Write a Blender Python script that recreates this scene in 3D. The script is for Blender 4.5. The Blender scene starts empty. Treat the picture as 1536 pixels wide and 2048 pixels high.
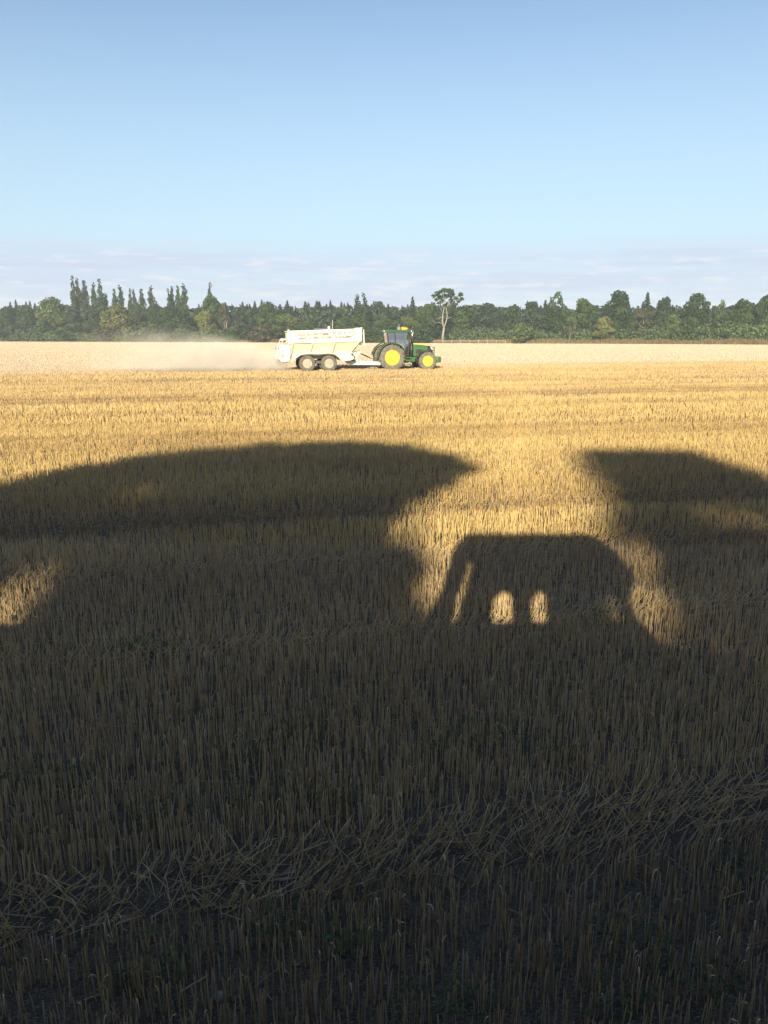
import bpy, math, random
import numpy as np
from mathutils import Vector, Matrix

# ------------------------------------------------------------------ camera, sky, sun, exposure
S = bpy.context.scene
C = S.collection
F, CH = 1500.0, 2.62                       # focal length in photo pixels, lens height in metres
PIT = math.atan(354 / F)
SUN_EL, SUN_AZ = math.radians(20), math.radians(10)   # light travels 10 deg to the right of the view
cd = bpy.data.cameras.new('camera'); cam = bpy.data.objects.new('camera', cd); C.objects.link(cam)
cam.location = (0, 0, CH); cam.rotation_euler = (math.pi / 2 - PIT, 0, 0)
cd.sensor_fit = 'VERTICAL'; cd.sensor_height = 36; cd.lens = F / 2048 * 36
cd.clip_start = 0.05; cd.clip_end = 6000
S.camera = cam
S.view_settings.view_transform = 'Standard'; S.view_settings.look = 'None'
S.view_settings.exposure = 1.08; S.view_settings.gamma = 1
S.cycles.max_bounces = 6; S.cycles.volume_bounces = 1; S.cycles.transparent_max_bounces = 12
S.cycles.volume_step_rate = 2.0

W = bpy.data.worlds.new('World'); S.world = W; W.use_nodes = True
nt = W.node_tree; N = nt.nodes; L = nt.links
bg = N['Background']
sky = N.new('ShaderNodeTexSky'); sky.sky_type = 'NISHITA'; sky.sun_disc = False
sky.sun_elevation = SUN_EL; sky.sun_rotation = math.pi + SUN_AZ     # sun stands behind the lens, slightly left
sky.air_density = 1.0; sky.dust_density = 0.4; sky.ozone_density = 1.6
tc = N.new('ShaderNodeTexCoord')
sep = N.new('ShaderNodeSeparateXYZ'); L.new(tc.outputs['Generated'], sep.inputs[0])
mp = N.new('ShaderNodeMapping'); mp.inputs['Scale'].default_value = (3.0, 3.0, 70.0); mp.inputs['Rotation'].default_value = (0.0, 0.012, 0)
L.new(tc.outputs['Generated'], mp.inputs[0])
nz = N.new('ShaderNodeTexNoise'); nz.inputs['Scale'].default_value = 1.5; nz.inputs['Detail'].default_value = 7; nz.inputs['Roughness'].default_value = 0.55
L.new(mp.outputs[0], nz.inputs['Vector'])
cr = N.new('ShaderNodeMapRange'); cr.inputs[1].default_value = 0.36; cr.inputs[2].default_value = 0.66
L.new(nz.outputs['Fac'], cr.inputs[0])
band = N.new('ShaderNodeMapRange'); band.interpolation_type = 'SMOOTHSTEP'                 # thin cloud sheet below 7 degrees
band.inputs[1].default_value = 0.125; band.inputs[2].default_value = 0.085
L.new(sep.outputs['Z'], band.inputs[0])
mul = N.new('ShaderNodeMath'); mul.operation = 'MULTIPLY'; L.new(cr.outputs[0], mul.inputs[0]); L.new(band.outputs[0], mul.inputs[1])
base = N.new('ShaderNodeMath'); base.operation = 'MULTIPLY_ADD'; L.new(mul.outputs[0], base.inputs[0]); base.inputs[1].default_value = 0.55
b2 = N.new('ShaderNodeMath'); b2.operation = 'MULTIPLY'; L.new(band.outputs[0], b2.inputs[0]); b2.inputs[1].default_value = 0.42
L.new(b2.outputs[0], base.inputs[2])
mx = N.new('ShaderNodeMix'); mx.data_type = 'RGBA'; L.new(base.outputs[0], mx.inputs[0]); 
veil = N.new('ShaderNodeMapRange'); veil.interpolation_type = 'SMOOTHSTEP'; veil.inputs[1].default_value = 0.42; veil.inputs[2].default_value = 0.06; veil.inputs[4].default_value = 0.75   # high thin veil
L.new(sep.outputs['Z'], veil.inputs[0]); vm = N.new('ShaderNodeMix'); vm.data_type = 'RGBA'; L.new(veil.outputs[0], vm.inputs[0]); L.new(sky.outputs[0], vm.inputs[6])
vm.inputs[7].default_value = (0.262 / 0.074, 0.357 / 0.074, 0.437 / 0.074, 1); L.new(vm.outputs[2], mx.inputs[6])
SKY_STRENGTH = 0.074
mx.inputs[7].default_value = (0.295 / SKY_STRENGTH, 0.328 / SKY_STRENGTH, 0.42 / SKY_STRENGTH, 1)
# small brighter puffs inside the sheet
mp2 = N.new('ShaderNodeMapping'); mp2.inputs['Scale'].default_value = (9, 9, 60); mp2.inputs['Location'].default_value = (3.1, 1.2, 0)
L.new(tc.outputs['Generated'], mp2.inputs[0])
n2 = N.new('ShaderNodeTexNoise'); n2.inputs['Scale'].default_value = 2.6; n2.inputs['Detail'].default_value = 5
L.new(mp2.outputs[0], n2.inputs['Vector'])
r2 = N.new('ShaderNodeMapRange'); r2.inputs[1].default_value = 0.54; r2.inputs[2].default_value = 0.66; r2.inputs[4].default_value = 0.8
L.new(n2.outputs['Fac'], r2.inputs[0])
m2 = N.new('ShaderNodeMath'); m2.operation = 'MULTIPLY'; L.new(r2.outputs[0], m2.inputs[0])
bb = N.new('ShaderNodeMapRange'); bb.interpolation_type = 'SMOOTHSTEP'; bb.inputs[1].default_value = 0.108; bb.inputs[2].default_value = 0.09
L.new(sep.outputs['Z'], bb.inputs[0]); L.new(bb.outputs[0], m2.inputs[1])
mx2 = N.new('ShaderNodeMix'); mx2.data_type = 'RGBA'; L.new(m2.outputs[0], mx2.inputs[0]); L.new(mx.outputs[2], mx2.inputs[6])
mx2.inputs[7].default_value = (0.385 / SKY_STRENGTH, 0.40 / SKY_STRENGTH, 0.44 / SKY_STRENGTH, 1)
L.new(mx2.outputs[2], bg.inputs['Color']); bg.inputs['Strength'].default_value = SKY_STRENGTH

sd = bpy.data.lights.new('sun', 'SUN'); so = bpy.data.objects.new('sun', sd); C.objects.link(so)
sd.energy = 5.0; sd.angle = math.radians(0.53); sd.color = (1.0, 0.90, 0.60)
sdir = Vector((math.sin(SUN_AZ) * math.cos(SUN_EL), math.cos(SUN_AZ) * math.cos(SUN_EL), -math.sin(SUN_EL)))
so.rotation_euler = sdir.to_track_quat('-Z', 'Y').to_euler()

rng = np.random.default_rng(7)
random.seed(5)
HD = 0.227                                   # heading of the drill rows and of the tractor, radians
RU = np.array([math.cos(HD), math.sin(HD)]); RV = np.array([-math.sin(HD), math.cos(HD)])

# ------------------------------------------------------------------ pixel to place
def G(px, py, z=0.0):
    a = PIT + math.atan((py - 1024) / F); D = (CH - z) / math.tan(a)
    dep = D * math.cos(PIT) + (CH - z) * math.sin(PIT)
    return (px - 768) / F * dep, D
def ZY(py, Y): return CH + Y * math.tan(-(PIT + math.atan((py - 1024) / F)))
def XY(px, Y, z=6.0): return (px - 768) / F * (Y * math.cos(PIT) - (z - CH) * math.sin(PIT))
def edge(px): return float(np.interp(px, [-300, 0, 768, 1536, 1900], [335, 305, 250, 205, 185]))

# ------------------------------------------------------------------ materials
def mat(name, col, rough=0.8, metal=0.0, var=0.0, scale=3.0, bump=0.0, col2=None, coat=0.0):
    m = bpy.data.materials.new(name); m.use_nodes = True
    n = m.node_tree.nodes; l = m.node_tree.links; p = n['Principled BSDF']
    p.inputs['Base Color'].default_value = (*col, 1); p.inputs['Roughness'].default_value = rough
    p.inputs['Metallic'].default_value = metal; p.inputs['Coat Weight'].default_value = coat
    if var or col2 or bump:
        t = n.new('ShaderNodeTexCoord'); z = n.new('ShaderNodeTexNoise'); z.inputs['Scale'].default_value = scale
        z.inputs['Detail'].default_value = 6; z.inputs['Roughness'].default_value = 0.65
        l.new(t.outputs['Object'], z.inputs['Vector'])
        x = n.new('ShaderNodeMix'); x.data_type = 'RGBA'
        r = n.new('ShaderNodeMapRange'); r.inputs[1].default_value = 0.35; r.inputs[2].default_value = 0.68
        l.new(z.outputs['Fac'], r.inputs[0]); l.new(r.outputs[0], x.inputs[0])
        x.inputs[6].default_value = (*col, 1)
        x.inputs[7].default_value = (*(col2 or tuple(c * (1 - var) for c in col)), 1)
        l.new(x.outputs[2], p.inputs['Base Color'])
        if bump:
            b = n.new('ShaderNodeBump'); b.inputs['Strength'].default_value = bump; b.inputs['Distance'].default_value = 0.02
            l.new(z.outputs['Fac'], b.inputs['Height']); l.new(b.outputs[0], p.inputs['Normal'])
    return m

def tone_mat(name, stops, rough=0.75, trans=0.0, attr='tone', spec=0.3, pale=None):
    """colour taken from a per-stem / per-leaf random value; 'pale' blends to another tint by a second attribute"""
    m = bpy.data.materials.new(name); m.use_nodes = True
    n = m.node_tree.nodes; l = m.node_tree.links; p = n['Principled BSDF']
    a = n.new('ShaderNodeAttribute'); a.attribute_name = attr
    r = n.new('ShaderNodeValToRGB'); el = r.color_ramp.elements
    while len(el) < len(stops): el.new(0.5)
    for e, (pos, c) in zip(el, stops): e.position = pos; e.color = (*c, 1)
    l.new(a.outputs['Fac'], r.inputs[0]); out = r.outputs[0]
    if pale:
        a2 = n.new('ShaderNodeAttribute'); a2.attribute_name = 'pale'
        x = n.new('ShaderNodeMix'); x.data_type = 'RGBA'; l.new(a2.outputs['Fac'], x.inputs[0])
        l.new(out, x.inputs[6]); x.inputs[7].default_value = (*pale, 1); out = x.outputs[2]
    l.new(out, p.inputs['Base Color']); p.inputs['Roughness'].default_value = rough
    p.inputs['Specular IOR Level'].default_value = spec
    if trans:
        tr = n.new('ShaderNodeBsdfTranslucent'); l.new(out, tr.inputs['Color'])
        ms = n.new('ShaderNodeMixShader'); ms.inputs[0].default_value = trans
        l.new(p.outputs[0], ms.inputs[1]); l.new(tr.outputs[0], ms.inputs[2])
        l.new(ms.outputs[0], n['Material Output'].inputs['Surface'])
    return m

# ------------------------------------------------------------------ object helpers
def tag(o, label=None, cat=None, group=None, kind=None):
    if label: o['label'] = label
    if cat: o['category'] = cat
    if group: o['group'] = group
    if kind: o['kind'] = kind
    return o
def empty(name, loc=(0, 0, 0), rz=0.0):
    o = bpy.data.objects.new(name, None); C.objects.link(o); o.location = loc; o.rotation_euler = (0, 0, rz)
    o.empty_display_size = 0.3; return o
def npmesh(name, V, Fc, m, parent=None, attrs=None, smooth=False):
    me = bpy.data.meshes.new(name); V = np.asarray(V, dtype=np.float32).reshape(-1, 3); Fc = np.asarray(Fc, dtype=np.int32)
    k = Fc.shape[1]; me.vertices.add(len(V)); me.vertices.foreach_set('co', V.ravel())
    me.loops.add(Fc.size); me.loops.foreach_set('vertex_index', Fc.ravel())
    me.polygons.add(len(Fc)); me.polygons.foreach_set('loop_start', np.arange(len(Fc), dtype=np.int32) * k)
    if smooth: me.polygons.foreach_set('use_smooth', np.ones(len(Fc), dtype=bool))
    for an, av in (attrs or {}).items():
        a = me.attributes.new(an, 'FLOAT', 'POINT'); a.data.foreach_set('value', np.asarray(av, dtype=np.float32))
    me.update(calc_edges=True); me.materials.append(m)
    o = bpy.data.objects.new(name, me); C.objects.link(o)
    if parent: o.parent = parent
    return o

class MB:
    """collects solids and links them as one mesh object"""
    def __init__(s): s.v = []; s.f = []
    def add(s, v, f): k = len(s.v); s.v += [tuple(q) for q in v]; s.f += [tuple(i + k for i in q) for q in f]; return s
    def box(s, x0, x1, y0, y1, z0, z1):
        v = [(x, y, z) for x in (x0, x1) for y in (y0, y1) for z in (z0, z1)]
        return s.add(v, [(0, 1, 3, 2), (4, 6, 7, 5), (0, 4, 5, 1), (2, 3, 7, 6), (0, 2, 6, 4), (1, 5, 7, 3)])
    def prism(s, pts, y0, y1, y0b=None):      # polygon in x-z extruded along y
        n = len(pts); v = [(x, y0, z) for x, z in pts] + [(x, y1, z) for x, z in pts]
        f = [tuple(range(n)), tuple(range(2 * n - 1, n - 1, -1))] + [(i, i + n, (i + 1) % n + n, (i + 1) % n) for i in range(n)]
        return s.add(v, f)
    def loft(s, rings, cap=True):
        n = len(rings[0]); v = [q for r in rings for q in r]; f = []
        for i in range(len(rings) - 1):
            for j in range(n): f.append((i * n + j, i * n + (j + 1) % n, (i + 1) * n + (j + 1) % n, (i + 1) * n + j))
        if cap: f.append(tuple(range(n - 1, -1, -1))); f.append(tuple((len(rings) - 1) * n + j for j in range(n)))
        return s.add(v, f)
    def tube(s, pts, rad, n=8):
        pts = [Vector(p) for p in pts]; rad = rad if isinstance(rad, (list, tuple)) else [rad] * len(pts); rings = []
        for i, p in enumerate(pts):
            d = (pts[min(i + 1, len(pts) - 1)] - pts[max(i - 1, 0)]).normalized()
            ref = Vector((0, 0, 1)) if abs(d.z) < 0.9 else Vector((1, 0, 0))
            u = d.cross(ref).normalized(); w = d.cross(u)
            rings.append([p + (u * math.cos(a) + w * math.sin(a)) * rad[i] for a in [2 * math.pi * j / n for j in range(n)]])
        return s.loft(rings)
    def lathe(s, prof, cx, cz, n=32, cy=0.0):  # profile (radius, y) turned about the y axis
        rings = [[(cx + r * math.cos(2 * math.pi * j / n), cy + y, cz + r * math.sin(2 * math.pi * j / n)) for j in range(n)] for r, y in prof]
        return s.loft(rings, cap=True)
    def build(s, name, m, parent=None, smooth=False, bevel=0.0):
        me = bpy.data.meshes.new(name); me.from_pydata(s.v, [], s.f); me.validate(); me.materials.append(m)
        if smooth: me.shade_smooth()
        o = bpy.data.objects.new(name, me); C.objects.link(o)
        if parent: o.parent = parent
        import bmesh
        b = bmesh.new(); b.from_mesh(me); bmesh.ops.recalc_face_normals(b, faces=b.faces); b.to_mesh(me); b.free()
        if bevel:
            q = o.modifiers.new('bevel', 'BEVEL'); q.width = bevel; q.segments = 2; q.limit_method = 'ANGLE'
        return o

def vnoise(x, y, seed=0):                     # smooth value noise, 0..1
    r = np.random.default_rng(seed).random((64, 64))
    xi = np.floor(x).astype(int); yi = np.floor(y).astype(int); fx = x - xi; fy = y - yi
    fx = fx * fx * (3 - 2 * fx); fy = fy * fy * (3 - 2 * fy)
    g = lambda a, b: r[a % 64, b % 64]
    return (g(xi, yi) * (1 - fx) + g(xi + 1, yi) * fx) * (1 - fy) + (g(xi, yi + 1) * (1 - fx) + g(xi + 1, yi + 1) * fx) * fy
def sstep(a, b, x): t = np.clip((x - a) / (b - a), 0, 1); return t * t * (3 - 2 * t)

# ------------------------------------------------------------------ ground
def ground_mat():
    m = bpy.data.materials.new('field_soil'); m.use_nodes = True; n = m.node_tree.nodes; l = m.node_tree.links; p = n['Principled BSDF']
    g = n.new('ShaderNodeNewGeometry'); mp = n.new('ShaderNodeMapping'); mp.inputs['Rotation'].default_value = (0, 0, -HD)
    l.new(g.outputs['Position'], mp.inputs[0])
    s = n.new('ShaderNodeSeparateXYZ'); l.new(mp.outputs[0], s.inputs[0])
    z1 = n.new('ShaderNodeTexNoise'); z1.inputs['Scale'].default_value = 14; z1.inputs['Detail'].default_value = 8; l.new(mp.outputs[0], z1.inputs['Vector'])
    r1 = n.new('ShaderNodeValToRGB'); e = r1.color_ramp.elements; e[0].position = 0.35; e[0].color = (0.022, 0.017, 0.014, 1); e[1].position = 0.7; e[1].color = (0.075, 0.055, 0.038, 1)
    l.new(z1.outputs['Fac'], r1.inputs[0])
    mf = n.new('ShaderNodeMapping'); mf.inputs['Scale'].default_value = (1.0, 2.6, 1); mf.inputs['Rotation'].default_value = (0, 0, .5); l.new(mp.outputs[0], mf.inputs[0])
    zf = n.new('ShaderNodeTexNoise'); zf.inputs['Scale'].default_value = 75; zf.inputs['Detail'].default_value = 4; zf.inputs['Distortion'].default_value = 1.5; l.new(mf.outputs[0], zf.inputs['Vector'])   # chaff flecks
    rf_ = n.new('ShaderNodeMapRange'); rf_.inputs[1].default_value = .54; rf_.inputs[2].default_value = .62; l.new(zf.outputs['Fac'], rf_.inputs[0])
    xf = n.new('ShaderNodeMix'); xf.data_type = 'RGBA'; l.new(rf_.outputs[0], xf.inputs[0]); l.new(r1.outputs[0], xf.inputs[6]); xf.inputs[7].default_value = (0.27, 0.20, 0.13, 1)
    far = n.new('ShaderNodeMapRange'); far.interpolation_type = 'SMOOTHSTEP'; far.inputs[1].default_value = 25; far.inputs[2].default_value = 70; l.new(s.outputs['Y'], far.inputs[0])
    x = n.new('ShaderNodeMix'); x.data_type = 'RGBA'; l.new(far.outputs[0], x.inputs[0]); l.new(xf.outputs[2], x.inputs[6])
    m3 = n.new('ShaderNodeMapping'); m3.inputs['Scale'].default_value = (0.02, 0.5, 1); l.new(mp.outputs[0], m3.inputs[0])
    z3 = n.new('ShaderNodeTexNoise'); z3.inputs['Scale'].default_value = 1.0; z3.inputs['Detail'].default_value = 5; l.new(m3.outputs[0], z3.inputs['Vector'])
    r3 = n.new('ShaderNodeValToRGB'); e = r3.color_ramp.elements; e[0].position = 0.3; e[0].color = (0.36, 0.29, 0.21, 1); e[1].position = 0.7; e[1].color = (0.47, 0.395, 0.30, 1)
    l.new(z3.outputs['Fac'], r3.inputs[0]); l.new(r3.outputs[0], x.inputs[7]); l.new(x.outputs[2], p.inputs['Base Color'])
    b = n.new('ShaderNodeBump'); b.inputs['Strength'].default_value = 0.9; b.inputs['Distance'].default_value = 0.03; l.new(z1.outputs['Fac'], b.inputs['Height']); l.new(b.outputs[0], p.inputs['Normal'])
    p.inputs['Roughness'].default_value = 0.95
    return m
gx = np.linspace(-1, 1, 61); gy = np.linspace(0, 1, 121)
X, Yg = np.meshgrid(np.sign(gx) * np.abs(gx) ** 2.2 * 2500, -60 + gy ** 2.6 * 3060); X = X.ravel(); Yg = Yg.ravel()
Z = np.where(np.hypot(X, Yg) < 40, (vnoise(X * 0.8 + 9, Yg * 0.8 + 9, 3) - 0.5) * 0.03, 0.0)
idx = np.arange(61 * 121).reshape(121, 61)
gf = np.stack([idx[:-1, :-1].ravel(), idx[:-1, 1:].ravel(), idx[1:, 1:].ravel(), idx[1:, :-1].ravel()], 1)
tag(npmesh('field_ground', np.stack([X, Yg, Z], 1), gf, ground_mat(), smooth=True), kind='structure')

# ------------------------------------------------------------------ stubble
# wheel tracks cross the field parallel to the rows: (distance across rows, half width, how flat)
TRK = [(3.22, 0.27, 0.88), (6.10, 0.20, 0.85), (8.45, 0.22, 0.9), (10.9, 0.22, 0.85), (13.3, 0.2, 0.75), (17.9, 0.14, 0.6),
       (20.2, 0.14, 0.5), (30.6, 0.28, 1.0), (32.5, 0.28, 1.0), (44.0, 0.2, 0.6), (46.0, 0.2, 0.6)]
def scatter(D0, D1, dens, margin=1.5, row=0.135, jit=0.016):
    """points on drill rows inside the view wedge between two distances"""
    vmax = D1 * 1.2 + 5; k0 = int((D0 * 0.7 - 3) / row); k1 = int(vmax / row); um = D1 * 0.75 + 5
    per = dens * row * 2 * um; pts = []
    for ch in range(k0, k1, 64):
        ks = np.arange(ch, min(ch + 64, k1)); n = int(per * len(ks))
        if n < 1: continue
        v = ks[rng.integers(0, len(ks), n)] * row + rng.normal(0, jit, n); u = rng.uniform(-um, um, n)
        x = u * RU[0] + v * RV[0]; y = u * RU[1] + v * RV[1]
        ok = (y > D0) & (y <= D1) & (np.abs(x) < 0.535 * y + margin)
        pts.append(np.stack([x[ok], y[ok]], 1))
    return np.concatenate(pts)
def prisms(base, tip, r, k=3, taper=0.8, tone=None, pale=None, wob=None):
    n = len(base); d = tip - base; d /= np.linalg.norm(d, axis=1, keepdims=True)
    ref = np.tile(np.array([0.25, 0.95, 0.1]), (n, 1)); u = np.cross(d, ref); u /= np.linalg.norm(u, axis=1, keepdims=True); w = np.cross(d, u)
    a0 = rng.uniform(0, 2 * math.pi, n); rings = []
    seq = [(base, 1.0), (tip, taper)] if wob is None else [(base, 1.0), ((base + tip) / 2 + wob, 0.95), (tip, taper)]
    for c, s in seq:
        for j in range(k):
            a = a0 + 2 * math.pi * j / k; rings.append(c + (u * np.cos(a)[:, None] + w * np.sin(a)[:, None]) * (r * s)[:, None])
    V = np.stack(rings, 1); m = len(seq); o = (np.arange(n) * k * m)[:, None]; fs = []
    for i in range(m - 1):
        for j in range(k): fs.append(np.concatenate([o + i * k + j, o + i * k + (j + 1) % k, o + (i + 1) * k + (j + 1) % k, o + (i + 1) * k + j], 1))
    Fc = np.concatenate(fs, 0)
    return V.reshape(-1, 3), Fc, np.repeat(tone, k * m), np.repeat(pale, k * m)
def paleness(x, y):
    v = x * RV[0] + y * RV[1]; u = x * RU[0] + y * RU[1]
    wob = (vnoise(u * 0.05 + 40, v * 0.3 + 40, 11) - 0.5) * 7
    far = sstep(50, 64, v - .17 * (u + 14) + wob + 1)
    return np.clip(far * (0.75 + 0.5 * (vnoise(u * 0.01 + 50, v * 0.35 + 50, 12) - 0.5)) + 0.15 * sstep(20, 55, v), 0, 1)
def bulk(D0, D1, dens, r, hs, k=3, two=False, jit=0.016, flatten=True, margin=1.5):
    P = scatter(D0, D1, dens, margin, jit=jit); x, y = P[:, 0], P[:, 1]; v = x * RV[0] + y * RV[1]; u = x * RU[0] + y * RU[1]
    thin = vnoise(u * 1.6 + 20, v * 2.5 + 20, 21) * 0.6 + vnoise(u * 5 + 20, v * 7 + 20, 22) * 0.4
    keep = rng.random(len(x)) < np.clip(0.35 + 1.3 * thin, 0.25, 1); x, y, u, v = x[keep], y[keep], u[keep], v[keep]; n = len(x)
    h = 0.152 * (0.86 + 0.3 * vnoise(u * 0.7 + 5, v * 0.9 + 5, 2)) * rng.normal(1, 0.09, n) * hs
    rb = vnoise(v * 1.15 + 7, u * 0.03 + 7, 41) * .6 + vnoise(v * 2.6 + 7, u * 0.05 + 7, 42) * .4           # drill passes: bands of taller and shorter straw
    h *= 0.72 + 0.56 * rb
    h *= np.where(rng.random(n) < 0.12, rng.uniform(0.45, 0.85, n), 1)
    lx = rng.normal(0, 0.05, n); ly = rng.normal(0, 0.05, n); fl = np.zeros(n); side = np.ones(n)
    if flatten:
        for c, w, s in TRK:
            ww = w * (0.75 + 0.5 * vnoise(u * 0.5 + 3, np.full(n, c * 3.1), 7)); q = s * sstep(1.0, 0.55, np.abs(v - c) / ww) * (0.55 + 0.6 * vnoise(u * 1.3 + 8, v * 2 + 9, 9))
            fl = np.maximum(fl, q)
        fl = np.clip(fl * rng.uniform(0.35, 1.1, n), 0, 1)
    gone = rng.random(n) < 0.68 * sstep(.3, .9, fl)
    x, y, u, v, h, lx, ly, fl = [q_[~gone] for q_ in (x, y, u, v, h, lx, ly, fl)]; n = len(x)
    th = fl * 1.40; ang = HD - 0.75 + rng.normal(0, 0.7, n) + np.where(rng.random(n) < 0.12, math.pi, 0)
    hh = h * (1 + 0.25 * fl)
    dx = np.cos(ang) * np.sin(th) + lx; dy = np.sin(ang) * np.sin(th) + ly; dz = np.cos(th) + 0.02
    base = np.stack([x, y, np.full(n, -0.005) + fl * rng.uniform(0, 0.05, n)], 1); tip = base + np.stack([dx, dy, dz], 1) * hh[:, None]
    rb2 = vnoise(v * 1.15 + 7, u * 0.03 + 7, 41)
    tone = np.clip(rng.beta(2.2, 2.2, n) * 0.8 + 0.45 * (rb2 - 0.5) + 0.25 * (vnoise(u * 0.35 + 2, v * 0.8 + 2, 31) - 0.3), 0, 1)
    for c in (30.6, 32.5): tone *= 1 - .75 * np.exp(-((v - c) / .55) ** 2) * (vnoise(u * .6 + 9, v * 0 + c, 4) > .25)      # darker straw beside the tramline
    rr = r * rng.uniform(0.75, 1.3, n)
    wob = None
    if two: wob = np.stack([rng.normal(0, 0.0022, n), rng.normal(0, 0.0022, n), np.zeros(n)], 1)
    return prisms(base, tip, rr, k=k, tone=tone, pale=np.clip(paleness(x, y) + rng.beta(1.2, 2.2, n) * (.95 if D1 < 10 else .42), 0, 1), wob=wob), (tip, h, tone)  # near stems tinted greyer, putting the foreground shade's cool tone into the colour
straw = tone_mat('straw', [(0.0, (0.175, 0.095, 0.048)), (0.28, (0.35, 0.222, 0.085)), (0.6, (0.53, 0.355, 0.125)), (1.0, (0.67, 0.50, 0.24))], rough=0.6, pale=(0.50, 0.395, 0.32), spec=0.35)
parts = []
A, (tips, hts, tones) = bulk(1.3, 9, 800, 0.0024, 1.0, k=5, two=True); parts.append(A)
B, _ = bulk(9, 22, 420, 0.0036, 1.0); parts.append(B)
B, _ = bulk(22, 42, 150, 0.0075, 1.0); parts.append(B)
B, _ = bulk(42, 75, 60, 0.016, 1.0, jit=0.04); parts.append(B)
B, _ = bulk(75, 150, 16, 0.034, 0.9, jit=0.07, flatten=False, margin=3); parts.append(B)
# beyond 150 m the stubble runs up to the slanting far edge of the field
P = scatter(150, 330, 5, 4, jit=0.07); pe = 768 + P[:, 0] / P[:, 1] * F
P = P[P[:, 1] < np.interp(pe, [-300, 0, 768, 1536, 1900], [335, 305, 250, 205, 185]) - 1.5]; n = len(P)
bs = np.stack([P[:, 0], P[:, 1], np.zeros(n)], 1); tp = bs + np.stack([rng.normal(0, .01, n), rng.normal(0, .01, n), rng.uniform(.11, .16, n)], 1)
parts.append(prisms(bs, tp, np.full(n, 0.07), tone=rng.random(n), pale=paleness(P[:, 0], P[:, 1])))
V = []; FQ = []; T = []; PL = []; o = 0
for v_, f_, t_, p_ in parts: V.append(v_); FQ.append(f_ + o); T.append(t_); PL.append(p_); o += len(v_)
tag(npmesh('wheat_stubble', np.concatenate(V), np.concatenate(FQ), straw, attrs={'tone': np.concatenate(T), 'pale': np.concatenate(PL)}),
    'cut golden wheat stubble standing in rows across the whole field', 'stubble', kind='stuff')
del V, FQ, T, PL, parts

# curled dry leaves hanging from near stems, and loose straw lying in the wheel tracks
near = (tips[:, 1] < 8.5) & (rng.random(len(tips)) < 0.075)
tp = tips[near]; n = len(tp); a = rng.uniform(0, 2 * math.pi, n); ln = rng.uniform(0.015, 0.06, n); wd = rng.uniform(0.0018, 0.0038, n)
st = tp - np.stack([np.zeros(n), np.zeros(n), rng.uniform(0.0, 0.08, n)], 1)
dr = np.stack([np.cos(a), np.sin(a)], 1); cr_ = np.stack([-np.sin(a), np.cos(a)], 1); rows = []
for q, (s_, zz) in enumerate([(0, 0), (0.35, 0.42), (0.85, 0.35), (1.15, -0.25), (1.1, -0.8)]):
    c = st + np.concatenate([dr * (s_ * ln * 0.7)[:, None], (zz * ln)[:, None]], 1); w = (wd * (1 - q * 0.17))[:, None]
    off = np.concatenate([cr_ * w, np.zeros((n, 1))], 1); rows += [c - off, c + off]
V = np.stack(rows, 1); oo = (np.arange(n) * 10)[:, None]
Fc = np.concatenate([np.concatenate([oo + 2 * i, oo + 2 * i + 1, oo + 2 * i + 3, oo + 2 * i + 2], 1) for i in range(4)])
tone = np.repeat(rng.uniform(0.5, 1, n), 10)
tag(npmesh('dry_leaves', V.reshape(-1, 3), Fc, straw, attrs={'tone': tone, 'pale': np.repeat(rng.uniform(0.1, .7, n), 10)}),
    'curled dry leaf blades hanging from the nearest straw stems', 'dry leaves', kind='stuff')
n = 52000; y = 1.6 + rng.random(n) ** 0.6 * 12; x = rng.uniform(-1, 1, n) * (0.55 * y + 1); v = x * RV[0] + y * RV[1]
pk = np.full(n, 0.07)
for c, w, s in TRK: pk = np.maximum(pk, .55 * s * np.exp(-((v - c) / (w * 1.1)) ** 2))
k_ = rng.random(n) < pk; x, y = x[k_], y[k_]; n = len(x); a = HD + rng.normal(-.2, 1.0, n); ln = rng.uniform(0.015, 0.05, n) + .17 * rng.random(n) ** 3; z0 = rng.uniform(0.004, 0.05, n)
bs = np.stack([x, y, z0], 1); tp = bs + np.stack([np.cos(a) * ln, np.sin(a) * ln, rng.normal(0.01, 0.02, n)], 1); tp[:, 2] = np.maximum(tp[:, 2], 0.004)
v_, f_, t_, p_ = prisms(bs, tp, rng.uniform(0.0010, 0.0030, n), k=4, tone=rng.uniform(0.2, 1, n), pale=rng.uniform(0, .8, n))
tag(npmesh('loose_straw', v_, f_, straw, attrs={'tone': t_, 'pale': p_}), 'loose broken straw lying flat along the wheel tracks', 'straw', kind='stuff')

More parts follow.
